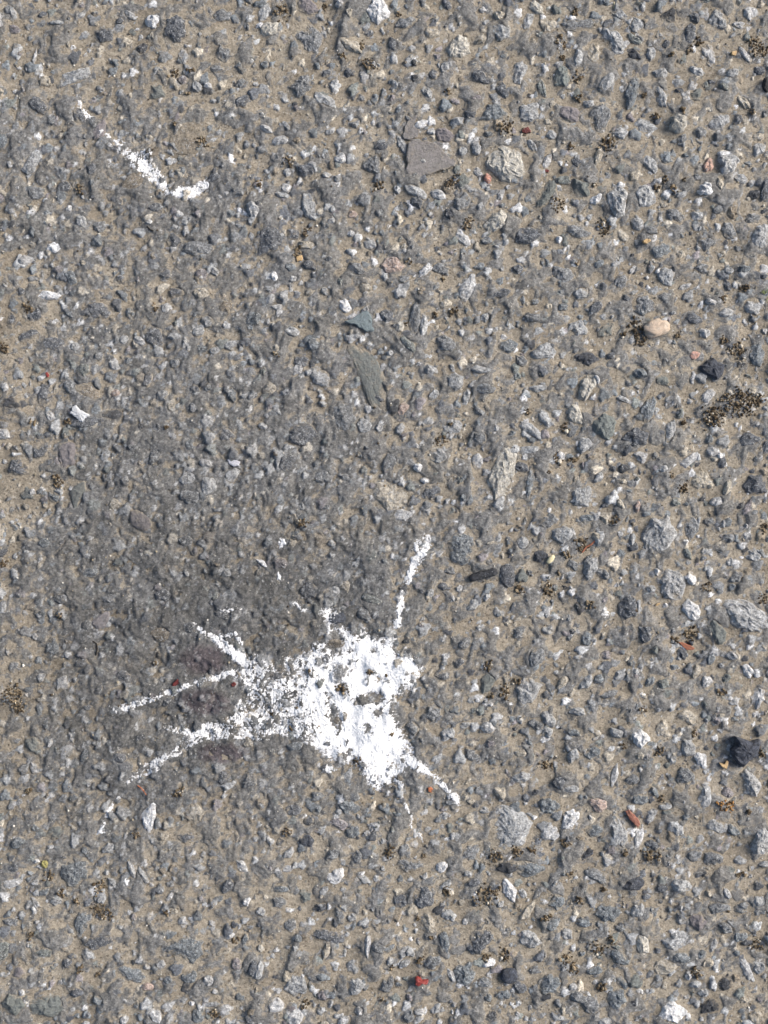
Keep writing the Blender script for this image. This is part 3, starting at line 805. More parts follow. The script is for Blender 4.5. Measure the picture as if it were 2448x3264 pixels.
def traced(name, pts, thick, mat, tintc, parent=None, rough=.00012, seed=1, lift=0., dustv=.1, inset=.78, dome=.0, label=None, cat=None, tilt=(0, 0), sub=3, jit=.07):
    """solid piece with a traced outline (photo px): bevelled top, flank, underside"""
    r = np.random.default_rng(seed)
    P = np.array([[gx(a), gy(b)] for a, b in pts])
    if np.sum(P[:, 0] * np.roll(P[:, 1], -1) - np.roll(P[:, 0], -1) * P[:, 1]) < 0: P = P[::-1]
    Q = []
    for i in range(len(P)):
        a, b = P[i], P[(i + 1) % len(P)]
        for k in range(sub):
            Q.append(a + (b - a) * k / sub + (r.normal(0, rough, 2) if k else 0))
    Q = np.array(Q); c0 = Q.mean(0); Q = Q - c0
    n = len(Q)
    g = float(ground_h(c0[0], c0[1])[0]) + lift
    V = [np.column_stack([Q * .94, np.full(n, -thick * .5)]), np.column_stack([Q, np.full(n, thick * .45)])]
    for f, zz in ((.5 + inset / 2, .9), (inset, 1.0), (inset * .5, 1.0 + dome * .7)):
        V.append(np.column_stack([Q * f, thick * (zz + r.normal(0, jit, n))]))
    V = np.concatenate(V + [np.array([[0, 0, thick * (1.0 + dome)]]), np.array([[0, 0, -thick * .5]])])
    V[:, 2] += V[:, 0] * tilt[0] + V[:, 1] * tilt[1]
    j = np.arange(n); jn = (j + 1) % n
    quads = np.concatenate([np.stack([q * n + j, q * n + jn, (q + 1) * n + jn, (q + 1) * n + j], 1) for q in range(4)])
    tris = np.concatenate([np.stack([4 * n + j, 4 * n + jn, np.full(n, 5 * n)], 1), np.stack([jn, j, np.full(n, 5 * n + 1)], 1)])
    tv = np.clip(np.array(tintc)[None, :] * (1 + r.normal(0, .06, (len(V), 1))), .01, .9)
    dv = np.full(len(V), float(dustv)); dv[:2 * n] += .35
    me = make_mesh(name, V, [quads, tris], mat, tv, dv, False)
    return add_obj(name, me, parent, label, cat, loc=(c0[0], c0[1], g))


def tpts(t, *uv):
    return [tp(t, a, b) for a, b in uv]


traced('stone', tpts('E', (572, 425), (625, 410), (680, 370), (725, 350), (750, 400), (768, 490), (720, 495), (670, 470), (640, 445), (600, 440)), .0011, M_SMOOTH, (.20, .245, .262), asphalt, seed=5, dustv=.06)

traced('stone', tpts('B', (985, 930), (1030, 915), (1100, 915), (1170, 940), (1215, 990), (1300, 1050), (1290, 1085), (1220, 1110), (1150, 1125), (1060, 1150), (985, 1145), (972, 1040)), .0008, M_SMOOTH, (.245, .228, .222), asphalt, seed=6, dustv=.38, inset=.9, rough=.00045, jit=.02)
traced('stone', tpts('B', (955, 905), (960, 830), (1000, 770), (1050, 740), (1020, 820), (1060, 850), (1050, 890), (1000, 910)), .0010, M_SMOOTH, (.235, .22, .215), asphalt, seed=7, dustv=.42, inset=.88, rough=.0003, jit=.02)

# ------------------------------------------------------------------ white splatters
SPL_STEP = STEP / 2


def seg_field(Xp, Yp, strokes):
    """max over tapered capsules of (radius - distance), photo px"""
    f = np.full(Xp.shape, -1e3)
    for st in strokes:
        for (xa, ya, ra), (xb, yb, rb) in zip(st[:-1], st[1:]):
            ex, ey = xb - xa, yb - ya
            t = np.clip(((Xp - xa) * ex + (Yp - ya) * ey) / (ex * ex + ey * ey + 1e-6), 0, 1)
            f = np.maximum(f, (ra + (rb - ra) * t) - np.hypot(Xp - xa - t * ex, Yp - ya - t * ey))
    return f


def poly_field(Xp, Yp, poly):
    P = np.array(poly)
    inside = np.zeros(Xp.shape, bool); dmin = np.full(Xp.shape, 1e6)
    for i in range(len(P)):
        (xa, ya), (xb, yb) = P[i], P[(i + 1) % len(P)]
        ex, ey = xb - xa, yb - ya
        t = np.clip(((Xp - xa) * ex + (Yp - ya) * ey) / (ex * ex + ey * ey + 1e-9), 0, 1)
        dmin = np.minimum(dmin, np.hypot(Xp - xa - t * ex, Yp - ya - t * ey))
        cr = ((ya > Yp) != (yb > Yp))
        xi = xa + (Yp - ya) / (yb - ya + 1e-9) * ex
        inside ^= cr & (Xp < xi)
    return np.where(inside, dmin, -dmin)


def stk(t, *pts):
    return [(*tp(t, u, v), r / TS) for u, v, r in pts]


def splatter(name, pieces, bbox, root=None, density=None, holes=None, label=None, cat=None, seed=300):
    """pieces: list of (part name, field function). Faces are shared out to the piece that is strongest there."""
    xa, xb = gx(bbox[0]), gx(bbox[2]); ya, yb = gy(bbox[3]), gy(bbox[1])
    gxs = np.arange(round(xa / SPL_STEP), round(xb / SPL_STEP)) * SPL_STEP
    gys = np.arange(round(ya / SPL_STEP), round(yb / SPL_STEP)) * SPL_STEP
    GX, GY = np.meshgrid(gxs, gys)
    qx = GX / S + 1224.; qy = 1632. - GY / S
    wq = qx + 6 * noise(qx / 34, qy / 34, seed) + 4 * noise(qx / 9, qy / 9, seed + 1); wr = qy + 6 * noise(qx / 34, qy / 34, seed + 2) + 4 * noise(qx / 9, qy / 9, seed + 3)
    F = np.stack([f(wq, wr) for _, f in pieces])
    own = F.argmax(0); f = F.max(0)
    hr = road_h(GX, GY)
    sl = silt_h(GX.ravel(), GY.ravel()).reshape(GX.shape)
    hs = bil(HF, GX, GY)
    hg = np.maximum(hr, np.maximum(sl, np.where(hs > hr + .0003, hs - .00005, hr)))
    # dried film: ragged and pitted towards the rim, closed where it lay thick
    pit = 6.5 * noise(qx / 9, qy / 9, seed + 5) + 10.5 * noise(qx / 4.5, qy / 4.5, seed + 6) + 6.0 * noise(qx / 24, qy / 24, seed + 7)
    cap = 24. if density is None else density(qx, qy)
    cap = cap + 5.5 * noise(qx / 60, qy / 60, seed + 9)
    one = len(pieces) == 1
    m = np.minimum(f, cap) + pit * (.5 if one else np.where(own > 0, .64, 1.)) - (0. if one else np.where(own > 0, .9, 2.5))
    if holes is not None: m = np.minimum(m, holes(wq, wr) + 1.0 * pit + 2)
    t = np.clip(m / np.where((own > 0) | (len(pieces) == 1), 8., 16.), -1, 1)
    hb = np.maximum(np.maximum(bil(HB2, GX, GY), sl), np.where(hs > hr + .0003, hs, -1))
    z = hg * .35 + hb * .65 + MM * np.where(t > 0, .03 + .36 * t, .03 + .9 * t)
    idx = np.arange(GX.size).reshape(GX.shape)
    quads = np.stack([idx[:-1, :-1], idx[:-1, 1:], idx[1:, 1:], idx[1:, :-1]], -1).reshape(-1, 4)
    mm = m.ravel()[quads].max(1) > -3.5
    fo = own.ravel()[quads[:, 0]]
    allv = np.stack([GX.ravel(), GY.ravel(), z.ravel()], 1)
    out = []
    for k, (pn, _) in enumerate(pieces):
        q = quads[mm & (fo == k)]
        if len(q) == 0: continue
        used, inv = np.unique(q.ravel(), return_inverse=True)
        me = make_mesh(pn, allv[used], inv.reshape(-1, 4), WHITE, None, np.clip(1 - m.ravel()[used] / 11, 0, 1), True)
        out.append(add_obj(pn, me, root))
    if root is None and out:
        out[0]['label'] = label; out[0]['category'] = cat
    return out


def empty(name, px, py, label, cat, group=None):
    o = bpy.data.objects.new(name, None)
    col.objects.link(o)
    o.empty_display_size = .01
    o['label'] = label; o['category'] = cat
    if group: o['group'] = group
    return o


body_poly = tpts('H', (440, 615), (530, 655), (505, 700), (470, 760), (560, 735), (605, 775), (640, 790), (690, 770), (740, 800), (800, 835), (850, 800), (902, 825), (885, 900), (905, 925), (960, 918),
                 (1040, 940), (1055, 990), (1105, 1005), (1060, 1045), (1040, 1110), (1000, 1160), (930, 1175), (880, 1220), (885, 1290), (905, 1340), (930, 1370), (950, 1440), (990, 1490), (1030, 1560),
                 (1000, 1640), (930, 1690), (870, 1760), (805, 1820), (745, 1790), (705, 1720), (680, 1660), (640, 1610), (560, 1640), (470, 1600), (400, 1545), (330, 1500), (250, 1452), (150, 1440), (60, 1462), (-20, 1480),
                 (-150, 1440), (-110, 1340), (-120, 1240), (-60, 1190), (-80, 1110), (-90, 1060), (0, 1040), (-20, 935), (50, 950), (110, 1000), (170, 1060), (190, 940), (260, 940), (300, 930), (350, 895), (385, 855), (445, 845), (478, 880),
                 (490, 940), (540, 920), (560, 800), (490, 760), (470, 830), (445, 800), (470, 700), (410, 660))
arm_low = [stk('G', (1600, 1370, 100), (1480, 1400, 62), (1330, 1430, 55), (1230, 1470, 40), (1160, 1545, 24), (1070, 1590, 22), (1000, 1635, 20), (930, 1650, 10)),
           stk('J', (1010, -10, 21), (870, 50, 19), (820, 105, 10)), stk('J', (770, 190, 5), (700, 285, 9), (672, 360, 6)), stk('G', (1060, 1395, 13), (1100, 1410, 17), (1220, 1420, 24))]
arm_mid = [stk('G', (1600, 1045, 36), (1480, 1045, 26), (1380, 1080, 19), (1290, 1095, 18), (1230, 1115, 13), (1150, 1155, 16), (1060, 1190, 15), (960, 1215, 17), (880, 1240, 17), (810, 1270, 15), (760, 1280, 6)), stk('G', (715, 1260, 6), (755, 1290, 8))]
arm_up = [stk('G', (1255, 738, 9), (1330, 785, 16), (1400, 820, 22), (1460, 870, 34), (1540, 940, 38), (1620, 990, 46), (1700, 1040, 50)), stk('G', (1430, 800, 10), (1520, 790, 13), (1560, 850, 14))]
arm_right = [stk('K', (960, -80, 44), (1040, -20, 32), (1130, 30, 20), (1200, 95, 17), (1260, 160, 18), (1295, 195, 20), (1312, 238, 11))]
arm_down = [stk('K', (905, 80, 18), (930, 120, 14), (938, 185, 5)), stk('K', (968, 235, 11), (995, 300, 8), (1005, 365, 9), (1040, 410, 9), (1075, 478, 5))]
arm_club = [stk('H', (1095, 175, 38), (1110, 210, 30), (1075, 265, 34), (1030, 330, 24), (995, 410, 24), (965, 480, 20), (940, 540, 12)), stk('H', (940, 575, 26), (925, 650, 24), (912, 740, 18)), stk('H', (1040, 190, 18), (1030, 240, 18))]


def dens(a, b):
    """how far the film closed: thick at the core, thin and pitted on the left"""
    core_ = blob(1230, 2080, 150, 110, a, b) + blob(1180, 2360, 130, 130, a, b) + blob(1100, 2220, 90, 60, a, b) + .6 * blob(1130, 2270, 130, 130, a, b)
    return 5.2 + 12.5 * np.clip(core_, 0, 1) - 2.5 * smooth(1060, 880, a) * smooth(2080, 2180, b)


def hol(a, b):
    f = np.full(a.shape, 99.)
    for t, u, v, L, Wd, an in (('H', 540, 1050, 110, 78, 45), ('H', 510, 1330, 185, 70, -70), ('H', 690, 1215, 120, 75, 0), ('H', 770, 1205, 120, 80, 0), ('H', 800, 1300, 64, 46, 0), ('H', 460, 955, 66, 44, 40),
                               ('H', 525, 695, 105, 75, 0), ('H', 1015, 1085, 70, 36, 80), ('H', 560, 1140, 85, 66, 0), ('H', 740, 1038, 48, 34, 0), ('H', 820, 850, 34, 26, 60), ('H', 512, 850, 140, 42, 88), ('H', 768, 900, 36, 30, 0), ('H', 672, 812, 34, 30, 0),
                               ('H', 130, 1060, 120, 70, 10), ('H', 310, 1410, 50, 46, 0), ('H', 280, 1320, 40, 34, 0), ('H', 800, 1085, 36, 28, 0), ('H', 225, 1405, 26, 24, 0), ('H', 100, 1312, 36, 30, 0), ('H', 720, 1405, 50, 40, 0), ('H', 550, 1590, 70, 44, 30),
                               ('H', 600, 1550, 44, 50, 0), ('H', 640, 1610, 60, 40, 0), ('H', 620, 905, 50, 26, 20), ('H', 900, 1245, 60, 36, 0), ('H', 480, 1195, 54, 26, -30), ('H', 1060, 215, 52, 42, 40), ('H', 920, 975, 60, 30, 20), ('H', 260, 1270, 22, 20, 0), ('H', 345, 1030, 16, 14, 0)):
        cx, cy = tp(t, u, v); c_, s_ = math.cos(math.radians(an)), math.sin(math.radians(an))
        x = a - cx; y = -(b - cy)
        uu = (x * c_ + y * s_) / (L / TS / 2); vv_ = (-x * s_ + y * c_) / (Wd / TS / 2)
        f = np.minimum(f, (np.sqrt(uu * uu + vv_ * vv_) - 1) * (Wd / TS / 2))
    return f * 1.3


root = empty('white_splatter', 1100, 2150, 'large white star-shaped splatter with long radiating streaks, dried onto asphalt darkened by painted shade', 'splatter')
splatter('splash', [('splash', lambda a, b: poly_field(a, b, body_poly) * .8), ('streak', lambda a, b: seg_field(a, b, arm_low)), ('streak', lambda a, b: seg_field(a, b, arm_mid)), ('streak', lambda a, b: seg_field(a, b, arm_up)),
                    ('streak', lambda a, b: seg_field(a, b, arm_right)), ('streak', lambda a, b: seg_field(a, b, arm_down)), ('streak', lambda a, b: seg_field(a, b, arm_club))],
         (330, 1680, 1500, 2720), root, dens, hol)
root2 = empty('white_splatter', 480, 500, 'smaller elongated white splatter with bent lower end, upper left of the asphalt', 'splatter')
s2a = [stk('A', (745, 910, 10), (800, 980, 24), (860, 1030, 46), (940, 1065, 62), (1000, 1140, 50), (1045, 1190, 26), (1085, 1250, 20)), stk('A', (930, 1000, 30), (990, 1010, 20))]
s2b = [stk('A', (1110, 1250, 16), (1180, 1245, 32), (1255, 1245, 30), (1310, 1205, 34), (1335, 1180, 14))]
s2c = [stk('A', (500, 630, 4), (525, 690, 12), (590, 775, 14), (622, 812, 5)), stk('A', (665, 850, 12), (705, 885, 11))]
splatter('splash', [('splash', lambda a, b: seg_field(a, b, s2a)), ('streak', lambda a, b: seg_field(a, b, s2b)), ('streak', lambda a, b: seg_field(a, b, s2c))], (220, 290, 700, 650), root2, lambda a, b: 5.5 + 0 * a, None, seed=340)
flecks = [('small white hooked fleck right of the smaller splatter', stk('A', (1482, 1005, 20), (1495, 1035, 16), (1512, 1055, 10))), ('small white fleck below and right of the smaller splatter', stk('A', (1552, 1360, 18), (1575, 1380, 9), (1605, 1385, 5))),
          ('topmost white fleck above the large splatter', stk('H', (172, 198, 22), (160, 225, 10))), ('thin white fleck standing upright above the large splatter', stk('H', (148, 385, 5), (152, 440, 13))),
          ('thin wavy white thread just above the large splatter', stk('H', (232, 588, 5), (270, 605, 9), (300, 640, 8), (325, 635, 5))), ('hair-thin horizontal white line left of the wavy white thread', stk('G', (1408, 622, 6), (1450, 635, 6), (1500, 630, 7), (1556, 634, 8))),
          ('upper of two white flecks under the tip of the lowest left streak', stk('J', (722, 258, 10), (700, 285, 14))), ('lower of two white flecks under the tip of the lowest left streak', stk('J', (668, 370, 9), (655, 415, 20), (640, 405, 8))),
          ('faint white fleck below the large splatter at its lower edge', stk('K', (462, 5, 18), (520, 18, 6))), ('small white spot beside a pale chip in the lower left', stk('J', (815, 730, 14), (822, 748, 12)))]
for k, (lab, st) in enumerate(flecks):
    xs_ = [p[0] for p in st]; ys__ = [p[1] for p in st]
    splatter('white_fleck', [('white_fleck', lambda a, b, st=st: seg_field(a, b, [st]))], (min(xs_) - 40, min(ys__) - 40, max(xs_) + 40, max(ys__) + 40), None, lambda a, b: 12. + 0 * a, None, lab, 'fleck', seed=400 + k)

# ------------------------------------------------------------------ soil crumbs and grit
CL = {'A': "1130,480,40 1240,460,28 1310,920,55 520,1230,38 1220,610,20 1140,810,20", 'B': "170,85,60 450,45,28 680,300,34 730,420,60 560,365,30 1610,830,72 1280,1180,58 220,1040,45 785,1215,45 1240,600,30 1370,1460,48 330,1500,42 270,1640,42 925,90,20 20,1190,30",
      'C': "410,80,32 310,280,55 325,385,26 420,500,40 1200,270,36 1150,330,36 1035,360,22 1590,310,80 430,640,30 930,755,34 620,940,78 300,1320,55 600,1470,62 935,1220,28 380,950,28 80,850,34 530,1200,22 850,620,26 990,1160,28 1100,720,20 1040,1230,30 1110,1170,18 1550,730,24",
      'D': "190,340,45 370,1460,58 220,1080,28 440,1080,28 30,600,48 1000,330,28 1080,1110,20", 'E': "130,645,24 1280,360,32 975,440,18 1200,1190,48 1160,380,24 830,1530,46 990,40,28 1260,1090,20 1215,145,20",
      'F': "800,470,66 830,540,55 1370,540,42 1460,610,58 1380,920,50 1500,960,110 1420,985,70 1580,930,60 1310,1060,90 1290,1010,60 345,1115,40 100,1010,24 300,1310,46 400,1320,28 1030,1420,30 1115,1500,44 1500,210,34 1370,280,30 720,510,26 1110,1080,26 420,50,16 1075,520,26 235,1400,16",
      'G': "80,1180,80 120,1260,62 1005,985,20 390,670,28 20,340,40", 'H': "560,1140,50 740,1037,26 300,70,44 1500,1000,48 1610,1160,60 260,1270,12 100,1312,16 225,1402,14 655,1610,38 1520,1190,28 345,1030,12 845,1060,10 405,1395,12 880,1440,14",
      'I': "655,55,40 450,210,60 350,270,38 235,500,72 500,600,34 50,500,44 20,1100,38 1150,790,58 1260,490,38 1060,830,26 850,1280,26 960,1540,44 1180,1440,30 1630,110,40 1620,560,40 1350,1170,44 785,640,30 720,1510,26 230,1640,48 1610,1560,40 300,390,20",
      'J': "190,150,28 1160,150,55 650,770,58 670,930,78 500,860,34 400,810,30 1080,930,30 200,1080,38 880,430,36 310,700,38 1530,1110,34 1390,1590,40 520,1300,34 640,1340,28",
      'K': "870,540,46 1085,570,24 1550,570,58 1480,820,70 1560,790,38 1230,790,42 1610,1200,48 200,420,38 1060,1240,34 1050,970,20 1130,1100,20 320,1530,38 880,1290,24 815,1500,24 1490,1220,28",
      'L': "30,540,48 350,485,34 130,520,38 1380,240,66 430,850,38 380,680,28 560,1160,54 640,1100,40 350,1240,50 390,1300,52 1190,1320,48 1590,1140,50 1490,685,30 580,1420,38 880,560,50 940,570,40 590,780,24 970,210,28 720,550,30 1530,280,24 220,960,38 1390,910,28"}
ico_v = []
ph_ = (1 + 5 ** .5) / 2
for a, b in ((-1, ph_), (1, ph_), (-1, -ph_), (1, -ph_)): ico_v += [(a, b, 0), (0, a, b), (b, 0, a)]
ico_v = np.array(ico_v) / math.hypot(1, ph_)


def hull_tris(v):
    n = len(v); out = []
    for i in range(n):
        for j in range(i + 1, n):
            for k in range(j + 1, n):
                nn = np.cross(v[j] - v[i], v[k] - v[i]); d_ = (v - v[i]) @ nn
                if (d_ < 1e-6).all(): out.append((i, j, k))
                elif (d_ > -1e-6).all(): out.append((i, k, j))
    return np.array(out)


ico_f = hull_tris(ico_v)
CV, CF, CC = [], [], []
n0 = 0


def crumb(x, y, z, rad, tc, r, flat=.8):
    global n0
    v = ico_v * r.uniform(.78, 1.2, (12, 1)) * rad * r.uniform(.8, 1.2, (1, 3)) * np.array([1, 1, flat])
    CV.append(v + np.array([x, y, z])); CF.append(ico_f + n0); CC.append(np.tile(np.array(tc) * r.uniform(.92, 1.08), (12, 1))); n0 += 12


for t, txt in CL.items():
    for rec in txt.split():
        u, v, rr = [float(q) for q in rec.split(',')]
        cx, cy = tp(t, u, v); R = rr / TS * .85
        r = np.random.default_rng(int(cx * 13 + cy * 3))
        ncr = int(7 + R * R * .062)
        ex = r.uniform(.6, 1.0); ea = r.uniform(0, 3.14)
        for k in range(ncr):
            q = R * math.sqrt(r.random()) * r.choice([.8, 1.0, 1.35]); th = r.uniform(0, 6.28)
            lx, ly = q * math.cos(th), q * math.sin(th) * ex
            x = gx(cx + lx * math.cos(ea) - ly * math.sin(ea)); y = gy(cy + lx * math.sin(ea) + ly * math.cos(ea))
            rad = float(np.exp(r.normal(math.log(.46), .30))) * MM
            z = float(ground_h(x, y)[0]) + rad * r.uniform(.1, .8) + max(1 - q / R, 0) * .0002
            p = r.random()
            tc = (.060, .044, .028) if p < .45 else (.12, .092, .060) if p < .78 else (.21, .165, .11) if p < .975 else (.44, .40, .33)
            if t == 'L' and 1300 < u < 1450 and v < 320: tc = (.30, .16, .06) if p < .5 else (.09, .06, .035)
            crumb(x, y, z, rad, tc, r)
me = make_mesh('soil_crumbs', np.concatenate(CV), np.concatenate(CF), CRUMB, np.concatenate(CC), None, False)
o = add_obj('soil_crumbs', me, kind='stuff'); o['label'] = 'dark brown soil crumbs heaped in small pockets of the asphalt'; o['category'] = 'soil'
CV, CF, CC = [], [], []; n0 = 0
r = np.random.default_rng(99)
for k in range(2600):
    x, y = r.uniform(-HX + .01, HX - .01), r.uniform(-HY + .01, HY - .01)
    rad = float(np.exp(r.normal(math.log(.28), .35))) * MM
    p = r.random()
    tc = (.55, .52, .46) if p < .36 else (.34, .29, .21) if p < .6 else (.15, .13, .10) if p < .8 else (.07, .055, .04)
    crumb(x, y, float(ground_h(x, y)[0]) + rad * .35, rad, tc, r)
me = make_mesh('sand_grains', np.concatenate(CV), np.concatenate(CF), CRUMB, np.concatenate(CC), None, False)
o = add_obj('sand_grains', me, kind='stuff'); o['label'] = 'pale and dark sand grains strewn over the asphalt'; o['category'] = 'sand'


# ------------------------------------------------------------------ loose things lying on the asphalt
def blob_mesh(name, L, Wd, Hh, seed, mat, tintc, n_lat=12, n_lon=18, facet=0.0, lump=.12, ang=0., smooth_sh=True, dustv=.0, shape=None):
    r = np.random.default_rng(seed)
    la = np.linspace(-np.pi / 2, np.pi / 2, n_lat)[1:-1]; lo = np.arange(n_lon) * 2 * np.pi / n_lon
    LA, LO = np.meshgrid(la, lo, indexing='ij')
    d = np.stack([np.cos(LA) * np.cos(LO), np.cos(LA) * np.sin(LO), np.sin(LA)], -1).reshape(-1, 3)
    d = np.concatenate([[[0, 0, -1.]], d, [[0, 0, 1.]]])
    rad = 1 + lump * (noise(d[:, 0] * 1.7 + seed, d[:, 1] * 1.7 + d[:, 2] * 1.3, seed) + .5 * noise(d[:, 0] * 4 + seed, d[:, 1] * 4 + d[:, 2] * 3, seed + 1))
    if facet:
        nn = r.normal(0, 1, (11, 3)); nn /= np.linalg.norm(nn, axis=1)[:, None]
        cut = r.uniform(.62, .92, 11)
        with np.errstate(divide='ignore', invalid='ignore'):
            dd = d @ nn.T
            lim = np.where(dd > .05, cut / dd, 9).min(1)
        rad = rad * (1 - facet) + facet * np.minimum(rad, lim)
    if shape is not None: rad = rad * shape(d)
    v = d * rad[:, None] * np.array([L / 2, Wd / 2, Hh / 2])
    c_, s_ = math.cos(math.radians(ang)), math.sin(math.radians(ang))
    v = np.stack([v[:, 0] * c_ - v[:, 1] * s_, v[:, 0] * s_ + v[:, 1] * c_, v[:, 2]], 1)
    v[:, 2] -= v[:, 2].min()
    j = np.arange(n_lon); jn = (j + 1) % n_lon; m = n_lat - 2
    quads = np.concatenate([np.stack([1 + q * n_lon + j, 1 + q * n_lon + jn, 1 + (q + 1) * n_lon + jn, 1 + (q + 1) * n_lon + j], 1) for q in range(m - 1)])
    top = len(v) - 1
    tris = np.concatenate([np.stack([np.zeros(n_lon, int), 1 + jn, 1 + j], 1), np.stack([1 + (m - 1) * n_lon + j, 1 + (m - 1) * n_lon + jn, np.full(n_lon, top)], 1)])
    if callable(tintc): tv = tintc(d)
    else: tv = np.array(tintc)[None, :] * (1 + r.normal(0, .04, (len(v), 1)))
    return make_mesh(name, v, [quads, tris], mat, tv, np.full(len(v), dustv), smooth_sh)


def loose(name, t, u, v, L, Wd, Hh, ang, mat, tintc, label, cat, seed, sink=.25, **kw):
    px, py = tp(t, u, v)
    x, y = gx(px), gy(py)
    rr = max(L, Wd) / TS * S * .3
    g = float(np.mean(ground_h(np.array([x, x + rr, x - rr, x, x]), np.array([y, y, y, y + rr, y - rr]))))
    me = blob_mesh(name, L / TS * S, Wd / TS * S, Hh * MM, seed, mat, tintc, ang=ang, **kw)
    return add_obj(name, me, None, label, cat, loc=(x, y, g - Hh * MM * sink))


M_BLACK = stone_material('black_stone', .35, -.1, .62, .55)
M_CREAM = stone_material('cream_pebble', .08, .0, .5, .3)
M_REDP = plain('red_plastic', (.22, .040, .034), .5, .25)
M_DRED = plain('dark_red_flake', (.10, .020, .018), .55, .3)
M_BROWN = plain('red_brown_leaf', (.30, .115, .065), .6, .25, 400)
M_TAN = plain('tan_leaf', (.42, .29, .15), .65, .22, 400)
M_HUSK = plain('pale_husk', (.52, .46, .29), .6, .15, 400)
M_ORANGE = plain('orange_fibre', (.36, .13, .06), .7, .25)
M_TWIG = plain('dark_twig', (.022, .018, .015), .8, .3)
M_MOSS = plain('yellow_moss', (.22, .20, .08), .9, .4, 1200)
M_GRASS = plain('grass_blade', (.12, .15, .045), .6, .25)
M_STICK = stone_material('charred_stick', .3, .0, .8, .25)
M_RUST = plain('rust_chip', (.20, .085, .06), .75, .35, 600)


def cream_t(d):
    w = smooth(.0, .8, noise(d[:, 0] * 2.2 + 3, d[:, 1] * 2.2, 12))[:, None]
    return (1 - w) * np.array([.64, .50, .385]) + w * np.array([.72, .62, .52])


loose('pebble', 'F', 932, 470, 182, 116, 4.2, 14, M_CREAM, cream_t, 'rounded cream and peach pebble beside a pocket of dark soil crumbs', 'pebble', 3, lump=.16, dustv=-.5, n_lat=16, n_lon=26,
      shape=lambda d: 1 - .22 * np.exp(-((np.arctan2(d[:, 1], d[:, 0]) - .95) / .22) ** 2))
traced('stone_chip', tpts('I', (1430, 1442), (1500, 1465), (1545, 1482), (1590, 1465), (1598, 1500), (1582, 1575), (1530, 1610), (1490, 1650), (1450, 1622), (1410, 1570), (1404, 1530), (1440, 1500)), .0042, M_BLACK, (.056, .064, .086), None, .0002, 24, 0, 0, .66, .22,
       'large angular blue-black stone chip with a cast shadow near the right edge', 'stone', (-.10, .16), 2)
traced('stone_chip', tpts('F', (1213, 712), (1258, 680), (1300, 658), (1330, 690), (1372, 705), (1358, 770), (1322, 806), (1262, 775), (1222, 748)), .0030, M_BLACK, (.056, .064, .086), None, .0003, 36, 0, 0, .6, .1,
       'knobbly black stone chip under the small pink chip', 'stone', (.1, -.1), 2)
loose('stone_chip', 'F', 1180, 645, 75, 52, 2.4, 20, M_WHITE, (.56, .33, .27), 'small pink chip touching the knobbly black stone', 'stone', 37, facet=.7, smooth_sh=False, dustv=-.3)
loose('stone_chip', 'B', 1502, 1158, 55, 76, 2.6, 10, M_WHITE, (.55, .27, .20), 'small salmon-pink chip at the foot of the big pale granite stone', 'stone', 38, facet=.7, smooth_sh=False, dustv=-.3)
loose('pebble', 'K', 1640, 1340, 118, 112, 3.6, 0, M_BLACK, (.056, .064, .086), 'round charcoal pebble low in the picture, right of the red plastic bit', 'pebble', 41, facet=.35, smooth_sh=True, lump=.15)
loose('stone_chip', 'C', 1645, 560, 70, 100, 3.5, 0, M_BLACK, (.022, .023, .028), 'black chip cut by the right edge of the picture', 'stone', 43, facet=.8, smooth_sh=False, lump=.25)
loose('stone_chip', 'H', 1625, 412, 118, 150, 3.0, 8, M_ROUGH, (.10, .105, .118), 'squarish dark grey chip touching the end of the charred stick', 'stone', 45, facet=.8, smooth_sh=False, lump=.2, dustv=-.1)
traced('stone_flake', tpts('D', (455, 1022), (470, 1000), (474, 978), (500, 968), (522, 996), (546, 1008), (592, 1034), (566, 1050), (548, 1084), (520, 1074), (496, 1046)), .0014, M_CREAM, (.72, .73, .75), None, seed=51, dustv=-.5, label='bright white angular flake at the left, above middle height', cat='stone', inset=.75, dome=.2, tilt=(.06, .03))
traced('stone_flake', tpts('D', (1472, 1320), (1520, 1316), (1558, 1333), (1552, 1360), (1515, 1366), (1485, 1348)), .0010, M_CREAM, (.60, .60, .66), None, seed=52, dustv=-.5, label='small lilac-white oval flake on the grey middle left of the asphalt', cat='stone', dome=.2)
traced('plastic_fragment', tpts('K', (1030, 1345), (1045, 1338), (1062, 1345), (1080, 1358), (1115, 1354), (1116, 1368), (1106, 1386), (1075, 1380), (1062, 1392), (1046, 1400), (1030, 1388), (1034, 1365)), .0016, M_REDP, (.4, .04, .03), None, seed=53, label='bright red bone-shaped plastic bit near the bottom edge', cat='plastic', inset=.8, dome=.15)
traced('red_flake', tpts('G', (1115, 1130), (1125, 1105), (1150, 1082), (1166, 1085), (1165, 1108), (1140, 1128)), .0008, M_DRED, (.2, .02, .02), None, seed=54, label='dark red flake just above the middle left streak of the large splatter', cat='flake')
traced('red_flake', tpts('G', (1498, 1110), (1515, 1100), (1532, 1112), (1525, 1128), (1505, 1126)), .0008, M_DRED, (.2, .02, .02), None, seed=55, label='dark red speck in the notch between the left streaks of the large splatter', cat='flake')
traced('red_flake', tpts('C', (60, 850), (80, 830), (105, 822), (120, 845), (122, 862), (90, 868), (66, 862)), .0011, M_DRED, (.2, .02, .02), None, seed=56, label='dark red flake in a crumb pocket near the top, right of centre', cat='flake')
traced('red_flake', tpts('C', (210, 1102), (228, 1096), (243, 1104), (236, 1118), (216, 1116)), .0006, M_DRED, (.2, .02, .02), None, seed=57, label='tiny dark red flake between the greenish stone and the lilac chip, upper right', cat='flake')
traced('red_flake', tpts('D', (295, 755), (306, 750), (318, 768), (314, 785), (302, 782)), .0006, M_REDP, (.3, .03, .02), None, seed=58, label='tiny bright red flake near the left edge above the white flake', cat='flake')
